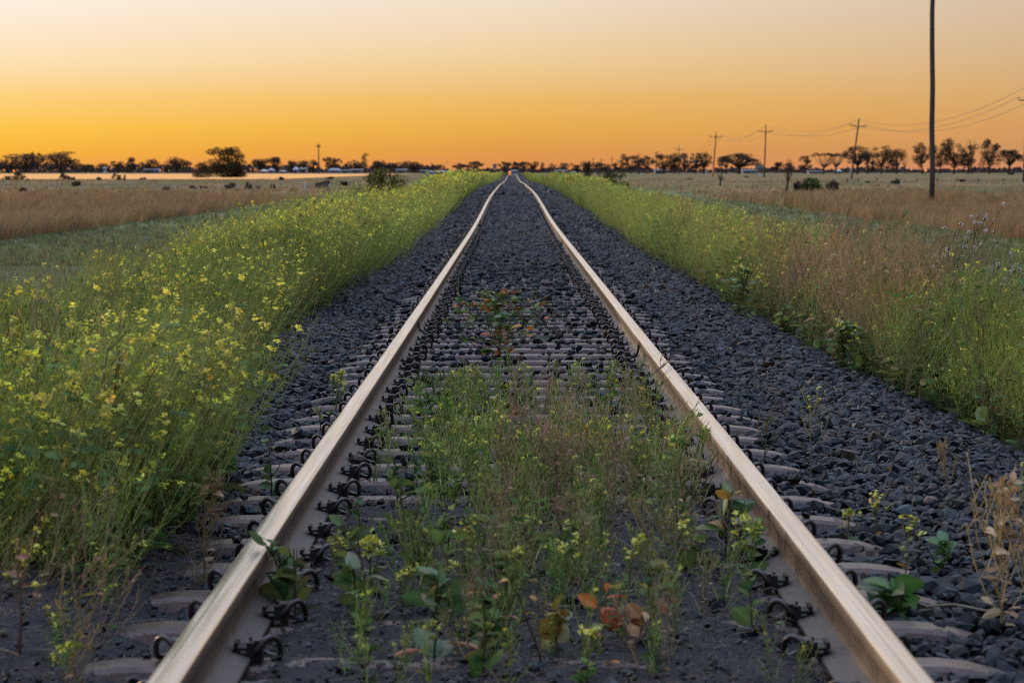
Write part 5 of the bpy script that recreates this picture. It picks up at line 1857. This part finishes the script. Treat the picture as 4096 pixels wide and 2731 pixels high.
marker(3605, 709, 741, 7, 321, 'white marker post with red reflector left of the big pole', True)
marker(1220, 729, 765, 6, 236, 'white post with a short rail in the left paddock', False, True)
marker(1318, 737, 750, 6, 270, 'short white post at the end of the timber pen')
for px, top, base, Y, lb in ((2563, 692, 704, 760, 'tiny white post in front of the thin-stemmed trees'), (2737, 691, 705, 720, 'tiny white post below the grove'), (2790, 696, 706, 720, 'small pale post right of the one below the grove'), (3036, 697, 712, 650, 'white post left of two under the sign board'), (3044, 694, 712, 650, 'white post right of two under the sign board'), (2825, 680, 697, 900, 'pale pinkish post left of the orange-lit pole'), (3404, 676, 712, 560, 'pale pole stub at the foot of the leaning power pole')):
    marker(px, top, base, 5, Y, lb)

# white pipe marker lying in the left mustard
p = at(1590, 784, 118)
G = Geo()
G.tube([(-.36, 0, 0), (-.05, .02, .03), (.36, .03, .05)], .05, .05, A(.6, .6, .6), 8, True)
tag(G.build('white_pipe', M_WHITE, None, p), 'white pipe lying in the mustard before the big olive bush', 'pipe')

# timber pen
Y = 275
b = at(1290, 752, Y)
s = Y / FPX
root = empty('timber_pen', b)
G = Geo()
V = []
for k in range(9):
    x0 = (-27 + k * 6) * s
    h = (17 + k * 1.3 + (k % 3) * .8) * s
    G.box(x0, x0 + 5.2 * s, -.03, .03, 0, h)
G.build('board_wall', M_OLDWOOD, root)
G = Geo()
G.tube([(-28 * s, -.06, 17 * s), (28 * s, -.06, 29 * s)], .05, .05, A(.08, .06, .06), 5, True)
G.build('top_rail', M_OLDWOOD, root)
for x in (-27, 0, 27):
    G = Geo()
    G.tube([(x * s, .06, -.2), (x * s, .06, (23 + x * .25) * s)], .06, .06, A(.08, .06, .06), 6, True)
    G.build('post', M_OLDWOOD, root)
tag(root, 'old grey board pen with sloping top rail in the left paddock', 'pen')


def fence(label, posts, top, base, Y, wires, mat, r=.025):
    pts = [at(px, base, Y + dy) for px, dy in posts]
    s = Y / FPX
    H = (base - top) * s
    root = empty('wire_fence', pts[0])
    for p in pts:
        G = Geo()
        d = p - pts[0]
        G.tube([d - A(0, 0, .2), d + A(0, 0, H)], r, r, A(.3, .3, .3), 6, True)
        G.build('post', mat, root)
    G = Geo()
    for f in wires:
        for p, q_ in zip(pts[:-1], pts[1:]):
            G.tube([p - pts[0] + A(0, 0, H * f), q_ - pts[0] + A(0, 0, H * f)], .004, .004, A(.1, .1, .1), 3)
    G.build('wires', M_CLIP, root)
    tag(root, label, 'fence')


M_PICK = pmat('galvanised_post', (.42, .45, .52), .6, .4)
fence('light grey post and wire fence crossing the left paddock', [(-90, 0), (14, 0), (114, 0), (223, 0), (326, 0), (424, 0), (526, 0), (615, 0), (703, 0), (788, 0), (872, 0), (948, 0), (1023, 0), (1089, 0)], 737, 765, 245, (.35, .65, .95), M_PICK)
fence('thin rusty rail fence right of the timber pen', [(1326, 0), (1345, 0), (1362, 0), (1380, 0), (1398, 0), (1416, 0)], 725, 742, 300, (.3, .6, .95), M_OLDWOOD, .03)
fence('dark timber post fence in the right paddock', [(3388, 0), (3432, 0), (3508, 0), (3590, 0), (3668, 0), (3749, 0), (3830, 0), (3912, 0), (4013, 0), (4110, 0)], 713, 730, 420, (.4, .8), M_OLDWOOD, .09)
